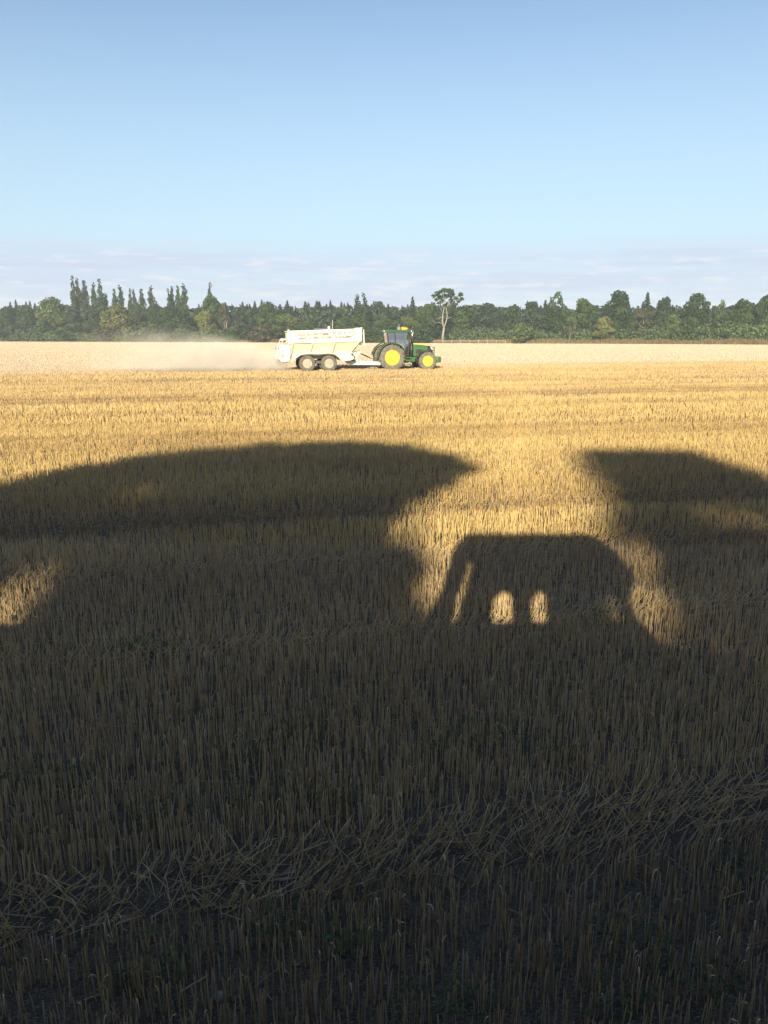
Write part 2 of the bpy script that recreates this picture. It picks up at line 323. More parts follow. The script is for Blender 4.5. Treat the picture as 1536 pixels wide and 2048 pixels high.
# green weeds between the near stems
wspots = [(615, 1450, .16), (650, 1420, .10), (330, 1630, .13), (480, 1520, .10), (520, 1590, .16), (660, 1600, .12), (420, 1440, .10), (50, 1560, .12), (140, 1555, .10),
          (900, 1490, .14), (1100, 1500, .12), (310, 1930, .13), (885, 2030, .14), (1395, 1960, .15), (1250, 1880, .12), (700, 1880, .10), (1240, 2010, .1),
          (270, 1300, .14), (300, 1290, .1), (560, 1860, .09), (1180, 1240, .12), (500, 1100, .12), (1340, 1010, .1), (980, 1460, .15), (590, 1490, .14), (1500, 1750, .12)]
V = []; Fc = []; T = []; k = 0
for px, py, r in wspots:
    gx_, gy_ = G(px, py, 0.06)
    for i in range(int(900 * r)):
        rr = r * math.sqrt(random.random()); an = random.random() * 6.283; b = Vector((gx_ + rr * math.cos(an) * 1.5, gy_ + rr * math.sin(an), random.uniform(0.01, 0.14)))
        d = Vector((random.gauss(0, 1), random.gauss(0, 1), random.uniform(0.2, 1.6))).normalized() * random.uniform(0.02, 0.05); s = d.cross(Vector((0, 0, 1))).normalized() * random.uniform(0.003, 0.009)
        V += [b, b + d * .5 + s, b + d, b + d * .5 - s]; Fc.append((k, k + 1, k + 2, k + 3)); k += 4; T += [random.random()] * 4
weed = tone_mat('weed_green', [(0, (0.04, 0.065, 0.022)), (1, (0.10, 0.14, 0.05))], trans=0.3)
tag(npmesh('green_weeds', V, Fc, weed, attrs={'tone': T}), 'small green weeds growing low between the near stubble stems', 'weeds', kind='stuff')
st_ = MB()
rings = []
for i in range(7):
    ph = -math.pi / 2 + math.pi * i / 6; rings.append([(0.030 * math.cos(ph) * math.cos(t) * (1 + .12 * math.sin(3 * t)), 0.024 * math.cos(ph) * math.sin(t), 0.017 * math.sin(ph)) for t in [2 * math.pi * j / 12 for j in range(12)]])
st_.loft(rings, cap=False)
so_ = st_.build('stone', mat('pale_stone', (0.24, 0.21, 0.18), var=0.3, scale=30), smooth=True); q = G(441, 1994, 0.02); so_.location = (q[0], q[1], 0.02)
tag(so_, 'small pale rounded stone lying among the nearest dark stubble', 'stone')

# ------------------------------------------------------------------ trees
LEAF = {}
def leafmat(key, a, b, trans=0.25):
    LEAF[key] = tone_mat('leaf_' + key, [(0.0, a), (1.0, b)], rough=0.6, trans=trans, spec=0.25); return LEAF[key]
leafmat('dark', (0.0115, 0.0288, 0.0115), (0.0360, 0.0684, 0.0230))
leafmat('mid', (0.0216, 0.0461, 0.0144), (0.0612, 0.0994, 0.0302))
leafmat('light', (0.0396, 0.0648, 0.0187), (0.1008, 0.1332, 0.0396))
leafmat('yellow', (0.075, 0.085, 0.025), (0.185, 0.185, 0.062))
leafmat('brown', (0.0360, 0.0374, 0.0202), (0.0828, 0.0756, 0.0432))
leafmat('hedge', (0.055, 0.088, 0.040), (0.12, 0.165, 0.070))
leafmat('blue', (0.0158, 0.0324, 0.0216), (0.0432, 0.0684, 0.0432))
bark = mat('bark_grey', (0.17, 0.14, 0.11), var=0.4, scale=6)
pale_bark = mat('bark_pale', (0.27, 0.24, 0.20), var=0.35, scale=5)

def cards(P, size, seed, outward=None, flat=0.0, ar=1.0):
    r = np.random.default_rng(seed); n = len(P); nn = r.normal(0, 1, (n, 3))
    if outward is not None: nn = nn * 0.75 + outward * 1.0
    nn[:, 2] += flat; nn /= np.linalg.norm(nn, axis=1, keepdims=True)
    t = np.cross(nn, r.normal(0, 1, (n, 3))); t /= np.linalg.norm(t, axis=1, keepdims=True); b = np.cross(nn, t)
    s = (size * r.uniform(0.55, 1.25, n))[:, None]
    t = t * s * 0.5; b = b * s * 0.5 * ar
    V = np.stack([P - t * 0.9 - b * 0.7, P + t * 0.25 - b * 1.0, P + t * 1.0 + b * 0.15, P + t * 0.3 + b * 0.95, P - t * 0.85 + b * 0.6], 1).reshape(-1, 3)
    o = (np.arange(n) * 5)[:, None]; return V, np.concatenate([o, o + 1, o + 2, o + 3, o + 4], 1)
def blob_points(blobs, per, seed, inner=0.35):
    r = np.random.default_rng(seed); PP = []; OO = []; TT = []
    for bx, by, bz, rx, ry, rz in blobs:
        n = max(8, int(per * (rx * ry * rz) ** (2 / 3))); d = r.normal(0, 1, (n, 3)); d /= np.linalg.norm(d, axis=1, keepdims=True)
        rad = 1 - inner * r.random(n) ** 2; rad *= 1 + 0.16 * np.sin(d[:, 0] * 7 + bx) * np.sin(d[:, 2] * 6 + bz)
        PP.append(np.stack([bx + d[:, 0] * rx * rad, by + d[:, 1] * ry * rad, bz + d[:, 2] * rz * rad], 1)); OO.append(d)
        TT.append(np.clip(r.normal(r.uniform(0.02, 0.98), 0.15, n), 0, 1))
    return np.concatenate(PP), np.concatenate(OO), np.concatenate(TT)
def proto(kind, seed):
    """crown vertices in metres for a nominal tree; returns V, F, tone, height, width, trunk MB"""
    r = random.Random(seed); bl = []; tr = MB()
    if kind in ('round', 'bush', 'airy'):
        H, Wd = (14.0, 11.0) if kind != 'bush' else (6.0, 8.0); lo = 0.32 if kind != 'bush' else 0.12
        m = 26 if kind != 'airy' else 17
        for i in range(m):
            t = r.random(); an = r.random() * 6.283; z = lo + (0.92 - lo) * t; prof = math.sin(math.pi * min(1, max(0.0, (z - lo + 0.16) / (1.12 - lo)))) ** 0.7
            q = prof * (0.28 + 0.16 * r.random()) * Wd * (1 if i % 3 else 0.45); s = Wd * r.uniform(0.10, 0.185) * (0.75 if kind == 'airy' else 1)
            bl.append((q * math.cos(an), q * math.sin(an), z * H, s * 1.15, s * 1.15, s * r.uniform(0.7, 0.95)))
        if kind == 'airy': bl = [b for b in bl if b[2] > 0.45 * H]
        bl.append((0, 0, 0.90 * H, Wd * .15, Wd * .15, Wd * .10))
        if kind != 'airy': bl.append((0, 0, (lo + 0.33) * H, Wd * .30, Wd * .30, H * .27))
        per = 50 if kind != 'airy' else 34; size = 0.62
        tr.tube([(0, 0, -0.1), (0.1, 0, H * .25), (-0.05, 0.1, H * .55), (0, 0, H * .8)], [H * .03, H * .022, H * .014, H * .005], 7)
        for i in range(6):
            an = i * 1.05 + r.random(); z0 = H * r.uniform(.25, .5); tr.tube([(0, 0, z0), (Wd * .15 * math.cos(an), Wd * .15 * math.sin(an), z0 + H * .14), (Wd * .32 * math.cos(an), Wd * .32 * math.sin(an), z0 + H * .26)], [H * .012, H * .008, H * .003], 5)
    elif kind == 'poplar':
        H, Wd = 24.0, 3.6
        for i in range(34):
            t = (i + r.random()) / 34; z = 0.10 + 0.88 * t; w = Wd * 0.5 * min(1, .55 + t * 1.6) * max(.30, 1 - t ** 4) ** .7; an = r.random() * 6.283; q = w * 0.55 * r.random(); s = max(0.25, w * r.uniform(0.42, 0.75))
            bl.append((q * math.cos(an), q * math.sin(an), z * H, s, s, s * r.uniform(1.5, 2.4)))
        per = 75; size = 0.50
        tr.tube([(0, 0, -0.1), (0, 0, H * .5), (0, 0, H * .93)], [.38, .22, .05], 7)
    elif kind == 'conifer':
        H, Wd = 15.0, 5.2; PP = []; OO = []
        rr = np.random.default_rng(seed); n = 1500; t = rr.random(n) ** 0.75; t = 1 - t; lay = np.floor(t * 17) / 17; f = (t - lay) * 17
        w = Wd * .5 * (1 - t) ** 0.85 * (1.15 - 0.55 * f) + 0.10; a = rr.random(n) * 6.283; w *= 0.8 + 0.4 * np.sin(a * 5 + lay * 40) * .5 + .1
        q = w * (0.35 + 0.65 * rr.random(n) ** .5); P = np.stack([q * np.cos(a), q * np.sin(a), H * (0.05 + 0.94 * t)], 1)
        O = np.stack([np.cos(a) * .5, np.sin(a) * .5, np.full(n, .9)], 1); T = np.clip(rr.normal(.5, .22, n), 0, 1)
        V, Fc = cards(P, 0.62, seed, O, ar=0.5); tr.tube([(0, 0, -0.1), (0, 0, H * .98)], [.25, .03], 6)
        tr2 = np.linspace(0, 1, 5)
        return V, Fc, np.repeat(T, 5), H, Wd, tr
    P, O, T = blob_points(bl, per, seed); V, Fc = cards(P, size, seed, O)
    return V, Fc, np.repeat(T, 5), H, Wd, tr
PROTO = {}
def get_proto(kind, i):
    k = (kind, i)
    if k not in PROTO:
        V, Fc, T, H, Wd, tr = proto(kind, hash((len(kind), i)) % 1000 + i * 37 + len(kind)); o = npmesh('crown', V, Fc, LEAF['mid'], attrs={'tone': T}); t = tr.build('trunk', bark, smooth=True)
        C.objects.unlink(o); C.objects.unlink(t); PROTO[k] = (o, t, H, Wd)
    return PROTO[k]
NT = [0]
def tree(px, ytop, w, back, kind, leaf, label, name=None, cat='tree', group='trees along the far edge of the field', depth=None, zb=0.0, trunk_mat=None, trunk=True):
    NT[0] += 1; Y = edge(px) + back; top = ZY(ytop, Y); x = XY(px, Y); ww = w / F * Y
    o, t, H, Wd = get_proto(kind, NT[0] % 4)
    e = empty(name or {'round': 'broadleaf_tree', 'poplar': 'poplar_tree', 'conifer': 'conifer_tree', 'bush': 'shrub', 'airy': 'broadleaf_tree'}[kind], (x, Y, zb), (NT[0] * 2.399) % 6.283)
    tag(e, label, cat, group); sx = ww / Wd; sz = (top - zb) / H
    for src, m in ((o, LEAF[leaf]), (t, trunk_mat or bark)):
        if src is t and not trunk: continue
        c = src.copy(); C.objects.link(c); c.parent = e; c.scale = (sx, sx, sz); c.material_slots[0].link = 'OBJECT'; c.material_slots[0].material = m
    return e

PG = 'slender poplars rising above the wood'
POP = [(153, 556, 11, 'leftmost and tallest poplar, rising above the wood at far left'), (162, 557, 11, 'tall poplar touching the leftmost poplar on its right side'),
       (175, 560, 13, 'dark poplar just right of the tallest pair of poplars'), (194, 567, 12, 'pale green poplar between the dark poplar and a taller pointed one'),
       (206, 562, 13, 'pointed poplar, fifth from the left, with a short one leaning at its right'), (216, 587, 11, 'shortest poplar, at the right foot of a tall pointed one'),
       (234, 577, 10, 'small narrow poplar, left of two above the yellow green willow'), (245, 572, 12, 'taller right poplar of two above the yellow green willow'),
       (265, 581, 10, 'blunt poplar joined to its twin, right of the yellow green willow'), (272, 579, 9, 'right twin of the blunt topped poplar pair right of the willow'),
       (287, 577, 12, 'single narrow poplar midway between the blunt pair and a lone pointed one'), (307, 573, 13, 'lone pointed poplar with a broad dark foot at its right'),
       (341, 581, 9, 'lower left poplar of the four standing over the big dark tree'), (348, 573, 10, 'second poplar of the four standing over the big dark tree'),
       (360, 570, 10, 'third poplar of the four standing over the big dark tree'), (371, 569, 14, 'widest, rightmost poplar of the four over the big dark tree'),
       (423, 570, 12, 'solitary poplar spire poking out behind a rounded green tree')]
for i, (px, yt, w, lb) in enumerate(POP): tree(px, yt - 1, w * 1.65, 26 + (i % 3) * 3, 'poplar', 'blue' if i in (2, 7, 9, 13) else 'mid', lb, group=PG)
TR = [(12, 613, 42, 14, 'round', 'dark', 'dark tree at the extreme left edge of the wood'), (55, 609, 50, 16, 'round', 'dark', 'dark tree between the left picture edge and the domed green tree'),
      (108, 597, 66, 10, 'round', 'light', 'domed pale green tree left of the tallest poplars'), (90, 640, 60, 4, 'bush', 'mid', 'low spreading grey green shrub in front of the domed tree'),
      (140, 608, 36, 14, 'round', 'blue', 'bluish tree squeezed between the domed tree and the tallest poplars'),
      (196, 604, 52, 18, 'round', 'dark', 'very dark tree at the feet of the leftmost poplars'), (236, 611, 58, 2, 'round', 'yellow', 'bright yellow green willow with a rounded crown below two poplars'),
      (276, 612, 44, 10, 'round', 'blue', 'dark bluish tree right behind the yellow green willow'), (310, 606, 34, 12, 'round', 'dark', 'dark round tree at the foot of the lone pointed poplar'),
      (350, 611, 68, 8, 'round', 'dark', 'big dark round tree under the group of four poplars'), (424, 594, 50, 10, 'round', 'mid', 'rounded green tree with one poplar spire behind it'),
      (408, 622, 40, 3, 'round', 'yellow', 'yellowish leafy tree at the left foot of the rounded green tree'), (449, 603, 30, 4, 'airy', 'brown', 'thin reddish brown tree with bare pale lower trunk'),
      (486, 611, 48, 5, 'round', 'blue', 'dark tree just right of the reddish brown tree'), (536, 606, 46, 8, 'round', 'mid', 'bushy green tree with spiky top left of the trailer'),
      (575, 627, 60, 3, 'round', 'light', 'pale green low tree above the rear end of the trailer'), (613, 640, 50, 1, 'round', 'mid', 'green low tree directly above the left half of the trailer'),
      (692, 634, 50, 4, 'round', 'mid', 'low green tree above the front end of the trailer'),
      (715, 590, 24, 12, 'poplar', 'mid', 'tall feathery green tree, left one of a close pair right of the trailer'), (729, 589, 22, 12, 'poplar', 'mid', 'tall feathery green tree, right one of a close pair right of the trailer'),
      (759, 601, 44, 10, 'round', 'blue', 'dark rounded tree between the feathery pair and the dark conifer spire'), (775, 636, 50, 2, 'round', 'mid', 'grey green low tree directly behind the tractor cab'),
      (825, 592, 34, 14, 'conifer', 'dark', 'dark pointed fir rising highest of the conifers above the tractor'), (818, 633, 46, 3, 'round', 'light', 'paler green tree just right of the tractor cab'),
      (856, 606, 52, 8, 'round', 'mid', 'green rounded tree directly left of the tall pale trunked tree'), (928, 612, 60, 10, 'round', 'mid', 'green tree right of the tall pale trunked tree'),
      (975, 609, 60, 8, 'round', 'blue', 'bluish green tree behind the low hedge right of centre'), (1022, 610, 48, 10, 'round', 'dark', 'dark tree above the pale rounded shrub'),
      (1063, 601, 50, 8, 'round', 'blue', 'flat topped bluish tree left of the airy topped tree'), (1114, 581, 48, 8, 'airy', 'mid', 'airy topped tall tree, sky showing between its boughs, right of centre'),
      (1110, 616, 50, 4, 'round', 'dark', 'dark lower tree filling in beneath the airy topped tree'), (1166, 596, 52, 8, 'round', 'mid', 'round green tree between the airy topped tree and the big dark oak'),
      (1141, 632, 34, 0, 'airy', 'light', 'small pale green tree in front of the wood left of the yellow green one'), (1207, 632, 44, 0, 'round', 'yellow', 'small yellow green tree in front of the big dark oak'),
      (1235, 585, 64, 6, 'round', 'dark', 'big dark rounded oak with short white trunk, right of centre'), (1291, 584, 40, 14, 'conifer', 'blue', 'thin topped conifer just right of the big dark oak'),
      (1286, 615, 54, 4, 'airy', 'brown', 'olive brown thin tree in front of the thin topped conifer'), (1270, 640, 40, 4, 'round', 'mid', 'low green tree right of the white trunk'), (1328, 597, 40, 9, 'round', 'blue', 'bluish tree between the olive brown tree and the broad grey oak'),
      (1345, 628, 40, 3, 'round', 'light', 'pale green low tree left of the broad grey oak'), (1392, 584, 60, 7, 'round', 'dark', 'broad dark oak, second tallest on the right side'),
      (1441, 597, 30, 5, 'airy', 'light', 'yellowish tree with visible bare stems right of the broad dark oak'), (1482, 601, 50, 8, 'round', 'mid', 'green tree between the yellowish bare stemmed tree and the right edge'),
      (1532, 588, 52, 7, 'round', 'dark', 'dark tree cut by the right picture edge'), (1450, 630, 60, 4, 'round', 'mid', 'low green tree beneath the yellowish bare stemmed tree'), (1385, 632, 50, 3, 'round', 'mid', 'low green tree at the foot of the broad dark oak')]
for a in TR: tree(*a)
# low shrubs in front of the wood
for px, yt, w, bk, lf, lb in [(1046, 648, 46, -2, 'light', 'pale rounded shrub bulging above the low hedge right of centre'), (465, 655, 50, 0, 'mid', 'green shrub at the field edge left of the trailer'),
                              (525, 650, 60, 0, 'brown', 'greyish shrub low behind the rear of the trailer'), (25, 650, 60, 2, 'blue', 'dark low shrub at the left picture edge'), (150, 648, 70, 2, 'mid', 'grey green shrub below the tallest poplars'),
                              (215, 650, 60, 1, 'brown', 'brownish green shrub below the yellow green willow'), (290, 645, 70, 1, 'mid', 'green shrub left of the big dark round tree'), (375, 650, 60, 1, 'mid', 'green shrub at the foot of the four poplars'),
                              (425, 655, 50, -1, 'light', 'light green shrub seen through the drifting dust'), (750, 658, 60, 0, 'mid', 'green shrub behind the white rail fence near the cab'), (850, 655, 60, 0, 'dark', 'dark shrub left of the pale tree trunk')]:
    tree(px, yt, w, bk, 'bush', lf, lb, cat='shrub', group='shrubs along the field edge')

# the tall pale-trunked tree
def pale_tree():
    Y = edge(888) + 2; x0 = XY(885, Y); s = Y / F; e = empty('pale_trunk_tree', (x0, Y, 0)); tag(e, 'tall tree with bare pale forked trunk and small airy crown', 'tree')
    Q = lambda px, py, dy=0.0: ((px - 885) * s, dy, ZY(py, Y))
    t = MB(); t.tube([(0, 0, -0.1), Q(886, 672), Q(888, 655)], [.42, .36, .33], 9)
    t.tube([Q(888, 657), Q(885, 643), Q(885, 630), Q(888, 615, .3), Q(889, 602, .5), Q(892, 588)], [.30, .24, .19, .14, .10, .05], 7)
    t.tube([Q(888, 656), Q(892, 643), Q(894, 632), Q(892, 618, -.3), Q(897, 603), Q(903, 590)], [.26, .21, .16, .12, .08, .04], 7)
    for pts in ([Q(884, 648), Q(878, 644), Q(872, 647), Q(866, 640)], [Q(884, 634), Q(878, 637), Q(871, 638)], [Q(894, 638), Q(899, 635), Q(905, 634)], [Q(884, 624), Q(879, 614), Q(878, 605)],
                [Q(888, 612), Q(880, 600), Q(872, 592)], [Q(893, 615), Q(903, 605), Q(911, 598)], [Q(889, 604), Q(886, 592), Q(882, 585)], [Q(896, 604), Q(907, 596), Q(914, 592)]):
        n = len(pts); t.tube(pts, [.12 * (1 - .75 * i / (n - 1)) for i in range(n)], 5)
    t.build('trunk', pale_bark, e, smooth=True)
    r = random.Random(4); bl = []
    for px, py, w in [(866, 593, 4.5), (873, 588, 6), (879, 585, 5), (886, 581, 6), (893, 583, 6), (900, 582, 5), (905, 587, 5), (880, 594, 6), (889, 592, 7), (898, 592, 6), (910, 596, 5), (918, 590, 5), (919, 598, 4.5), (914, 603, 4), (872, 600, 4), (884, 601, 5), (902, 601, 5), (895, 606, 3.5), (878, 606, 3.6), (889, 610, 3.4), (903, 608, 3.6), (868, 606, 3), (912, 608, 3), (881, 612, 2.6), (898, 613, 2.6)]:
        c = Q(px, py, r.uniform(-3, 3)); bl.append((c[0], c[1], c[2], w * s, w * s * 1.2, w * s * .75))
    P, O, T = blob_points(bl, 105, 99, inner=0.8); V, Fc = cards(P, 0.55, 9, O); npmesh('crown', V, Fc, LEAF['mid'], e, {'tone': np.repeat(T, 5)})
pale_tree()
# bare white stems showing in front of the dark wood
def snag(px, y0, y1, back, rad, label, lean=0.0):
    Y = edge(px) + back; z1 = ZY(y0, Y); z0 = max(0, ZY(y1, Y)); t = MB(); t.tube([(0, 0, -.1), (lean * .5, 0, z1 * .5), (lean, 0, z1)], [rad, rad * .85, rad * .5], 7)
    t.tube([(lean * .7, 0, z1 * .72), (lean * .7 + .4, .1, z1 * .86)], [rad * .4, rad * .15], 5); t.tube([(lean * .55, 0, z1 * .6), (lean * .5 - .35, -.1, z1 * .74)], [rad * .35, rad * .12], 5)
    o = t.build('bare_trunk', pale_bark, smooth=True); o.location = (XY(px, Y), Y, 0); tag(o, label, 'bare trunk')
snag(454, 640, 660, 3.0, .16, 'thin pale bare trunk standing below the reddish brown tree', -.3)
snag(23, 652, 664, 2.5, .16, 'short pale bare trunk near the left picture edge')
snag(1232, 645, 656, 5.5, .32, 'short thick white trunk below the big dark oak')

# woodland mass behind the individual trees
r = random.Random(11); bl = []; con = []
for i in range(300):
    px = r.uniform(-160, 1700); bk = r.uniform(20, 70); Y = edge(px) + bk; yt = r.uniform(610, 625) if px > 430 else r.uniform(613, 626); top = ZY(yt, Y); x = XY(px, Y); w = r.uniform(2.5, 5)
    for k in range(5):
        z = top * (0.9 - 0.19 * k) - 1.0; bl.append((x + r.uniform(-2, 2), Y + r.uniform(-2, 2), z, w * (1 - .05 * k), w, 2.3))
P, O, T = blob_points(bl, 13, 5)
V, Fc = cards(P, 1.1, 5, O)
T5 = np.repeat(T, 5); Vs = [V]; Fs = [Fc]; Ts = [T5]; off = len(V)
cv, cf, ct, cH, cW, _ = proto('conifer', 77); cv = cv.reshape(-1, 3)
for i in range(60):
    px = r.choice([r.uniform(450, 740), r.uniform(450, 860), r.uniform(-20, 110), r.uniform(380, 1536), r.uniform(380, 1536)]); Y = edge(px) + r.uniform(16, 40); top = ZY(r.uniform(598, 611), Y); x = XY(px, Y)
    a = r.random() * 6.28; R_ = np.array([[math.cos(a), -math.sin(a), 0], [math.sin(a), math.cos(a), 0], [0, 0, 1]]); sc = np.array([r.uniform(.9, 1.5)] * 2 + [top / cH])
    keep = slice(0, None); q = (cv * sc) @ R_.T + np.array([x, Y, 0]); Vs.append(q); Fs.append(cf + off); Ts.append(ct); off += len(q)
tag(npmesh('distant_woodland', np.concatenate(Vs), np.concatenate(Fs), LEAF['blue'], attrs={'tone': np.concatenate(Ts)}),
    'dense far wood of firs and broadleaves behind the field edge', 'woodland', kind='stuff')

def hedge(name, p0, p1, ytops, back, leaf, label, thick=2.2, per=16, size=.42):
    r = random.Random(int(p0) + 31); bl = []; n = int((p1 - p0) / 5)
    for i in range(n):
        px = p0 + (p1 - p0) * (i + r.random() * .6) / n; Y = edge(px) + back; top = ZY(np.interp(px, *ytops), Y) * r.uniform(.9, 1.06); x = XY(px, Y)
        for z in ([top * .72, top * .35] if top < 3 else [top * .8, top * .52, top * .25]): bl.append((x, Y + r.uniform(-.3, .3), z, 1.3, thick * .6, max(.35, top * .3)))
    P, O, T = blob_points(bl, per, 3); V, Fc = cards(P, size, 4, O)
    tag(npmesh(name, V, Fc, LEAF[leaf], attrs={'tone': np.repeat(T, 5)}), label, 'hedge')
hedge('hedge', -150, 470, ([-150, 470], [665, 667]), -1.5, 'hedge', 'long low clipped green hedge along the left half of the field edge')
hedge('hedge', 905, 1700, ([905, 940, 1000, 1080, 1200, 1300, 1450, 1540, 1700], [664, 657, 659, 661, 663, 655, 650, 652, 650]), 3, 'hedge', 'long shaggy green hedge behind dry grass on the right', 3.5)
# dry grass strip at the field margin
n = 26000; px = rng.uniform(455, 1750, n); Y = np.interp(px, [-300, 0, 768, 1536, 1900], [335, 305, 250, 205, 185]) - 0.9 + rng.random(n) * 2.2
x = (px - 768) / F * Y * math.cos(PIT) * 1.0; h = (0.85 + .6 * vnoise(px * .05, Y * .0, 5)) * rng.uniform(.4, 1.2, n)* np.interp(px, [455, 520, 900, 1000], [.5, .9, .9, 1.15])
bs = np.stack([x, Y, np.zeros(n)], 1); tp = bs + np.stack([rng.normal(0, .08, n), rng.normal(0, .08, n), h], 1)
v_, f_, t_, p_ = prisms(bs, tp, np.full(n, .035), taper=.3, tone=rng.random(n), pale=np.zeros(n))
dg = tone_mat('dry_grass', [(0, (0.09, 0.055, 0.030)), (.5, (0.19, 0.13, 0.07)), (1, (0.31, 0.23, 0.135))])
tag(npmesh('dry_grass', v_, f_, dg, attrs={'tone': t_}), 'reddish dry grass strip along the right field edge', 'grass', kind='stuff')

# fence, house, pole
Yf = edge(860) - 1.6
fe = empty('rail_fence', (XY(725, edge(725) - 1.6), edge(725) - 1.6, 0)); tag(fe, 'low pale two rail fence between field and wood behind the tractor', 'fence')
fm = mat('weathered_white_rail', (0.36, 0.32, 0.27), var=.25, scale=2); x0, y0 = fe.location.x, fe.location.y
pxs = np.linspace(725, 1012, 17); pp = [(XY(p, edge(p) - 1.6) - x0, edge(p) - 1.6 - y0) for p in pxs]
for x, y in pp: MB().box(x - .07, x + .07, y - .07, y + .07, -.02, 1.15).build('post', fm, fe)
for z in (.55, .98):
    b = MB()
    for (xa, ya), (xb, yb) in zip(pp[:-1], pp[1:]): b.tube([(xa, ya - .1, z), (xb, yb - .1, z)], .055, 4)
    b.build('rail', fm, fe)
Yh = edge(650) + 1; xl, xr = XY(628, Yh), XY(660, Yh); zr = ZY(656, Yh); ze = zr - 1.5
he = empty('cottage', ((xl + xr) / 2, Yh, 0)); tag(he, 'small white house with blue grey slate roof half hidden behind the trailer', 'house'); hw = (xr - xl) / 2
wl = MB(); wl.box(-hw, hw, 0, 5, 0, ze); wl.build('wall', mat('white_render', (.75, .72, .66), var=.1), he)
for sx in (-1, 1): MB().add([(sx * hw, 0, ze), (sx * hw, 5, ze), (sx * hw, 2.5, zr - .05), (sx * (hw - .2), 0, ze), (sx * (hw - .2), 5, ze), (sx * (hw - .2), 2.5, zr - .05)], [(0, 1, 2), (3, 5, 4), (0, 3, 4, 1), (1, 4, 5, 2), (2, 5, 3, 0)]).build('gable', mat('white_gable', (.75, .72, .66)), he)
rf = MB(); rf.add([(-hw - .3, -.35, ze - .15), (hw + .3, -.35, ze - .15), (hw + .3, 2.5, zr), (-hw - .3, 2.5, zr), (-hw - .3, 5.35, ze - .15), (hw + .3, 5.35, ze - .15)] + [(-hw - .3, -.35, ze - .27), (hw + .3, -.35, ze - .27), (hw + .3, 2.5, zr - .12), (-hw - .3, 2.5, zr - .12), (-hw - .3, 5.35, ze - .27), (hw + .3, 5.35, ze - .27)],
                  [(0, 1, 2, 3), (3, 2, 5, 4), (6, 9, 8, 7), (9, 10, 11, 8), (0, 6, 7, 1), (4, 5, 11, 10), (0, 3, 9, 6), (3, 4, 10, 9), (1, 7, 8, 2), (2, 8, 11, 5)])
ro = rf.build('roof', mat('slate', (.10, .115, .17), rough=.5, var=.2, scale=4), he)
MB().box(hw - .9, hw - .2, 2.1, 2.9, zr - .6, zr + .55).build('chimney', mat('white_chimney', (.7, .66, .6)), ro)
for wx in (-1.6, 1.2):
    MB().box(wx - .45, wx + .45, -.05, -.003, 1.0, 2.1).build('window', mat('window_frame', (.6, .6, .6)), he); MB().box(wx - .36, wx + .36, -.07, -.052, 1.08, 2.02).build('pane', mat('dark_pane', (.03, .04, .05), rough=.1), he)
pe_ = MB(); Yp = edge(665) - .5; pe_.tube([(0, 0, -.1), (0, 0, ZY(640, Yp))], [.17, .11], 8); pe_.box(-.09, .09, -.3, .3, ZY(640, Yp) - .5, ZY(640, Yp) - .4)
po = pe_.build('utility_pole', mat('pole_wood', (.42, .36, .30), var=.2)); po.location = (XY(665, Yp), Yp, 0); tag(po, 'thin wooden pole rising behind the trailer beside the slate roof', 'pole')

# ------------------------------------------------------------------ tractor
green = mat('tractor_green', (0.024, 0.115, 0.036), rough=.4, col2=(.060, .105, .055), scale=3, coat=.15); dgreen = mat('dusty_green', (0.055, 0.10, 0.055), rough=.6, var=.3, scale=4)
yellow = mat('wheel_yellow', (0.58, 0.43, 0.012), rough=.55, col2=(.36, .27, .04), scale=4); black = mat('black_plastic', (0.028, 0.028, 0.032), rough=.5, var=.2)
rubber = mat('dusty_rubber', (0.085, 0.078, 0.07), rough=.9, col2=(0.18, 0.16, 0.14), scale=5, bump=.3); trub = mat('worn_rubber', (0.07, 0.065, 0.062), rough=.9, col2=(0.135, 0.12, 0.11), scale=4)
steel = mat('steel', (.45, .45, .45), rough=.3, metal=.9); dust = mat('dusty_metal', (.42, .36, .28), rough=.8, var=.3); lamp = mat('lamp_glass', (.75, .75, .72), rough=.1)
orange = mat('orange_lens', (.95, .35, .03), rough=.3); grey = mat('grey_plastic', (.16, .2, .18), rough=.6); red = mat('red_lens', (.5, .03, .02), rough=.3)
glass = bpy.data.materials.new('cab_glass'); glass.use_nodes = True; gn = glass.node_tree.nodes; gl = glass.node_tree.links
tb = gn.new('ShaderNodeBsdfTransparent'); tb.inputs[0].default_value = (.62, .74, .76, 1); gb = gn.new('ShaderNodeBsdfGlossy'); gb.inputs['Roughness'].default_value = .03; fr = gn.new('ShaderNodeFresnel'); fr.inputs[0].default_value = 1.7
ms = gn.new('ShaderNodeMixShader'); am = gn.new('ShaderNodeMath'); am.inputs[1].default_value = .30; gl.new(fr.outputs[0], am.inputs[0]); gl.new(am.outputs[0], ms.inputs[0]); gl.new(tb.outputs[0], ms.inputs[1]); gl.new(gb.outputs[0], ms.inputs[2]); gl.new(ms.outputs[0], gn['Material Output'].inputs['Surface'])

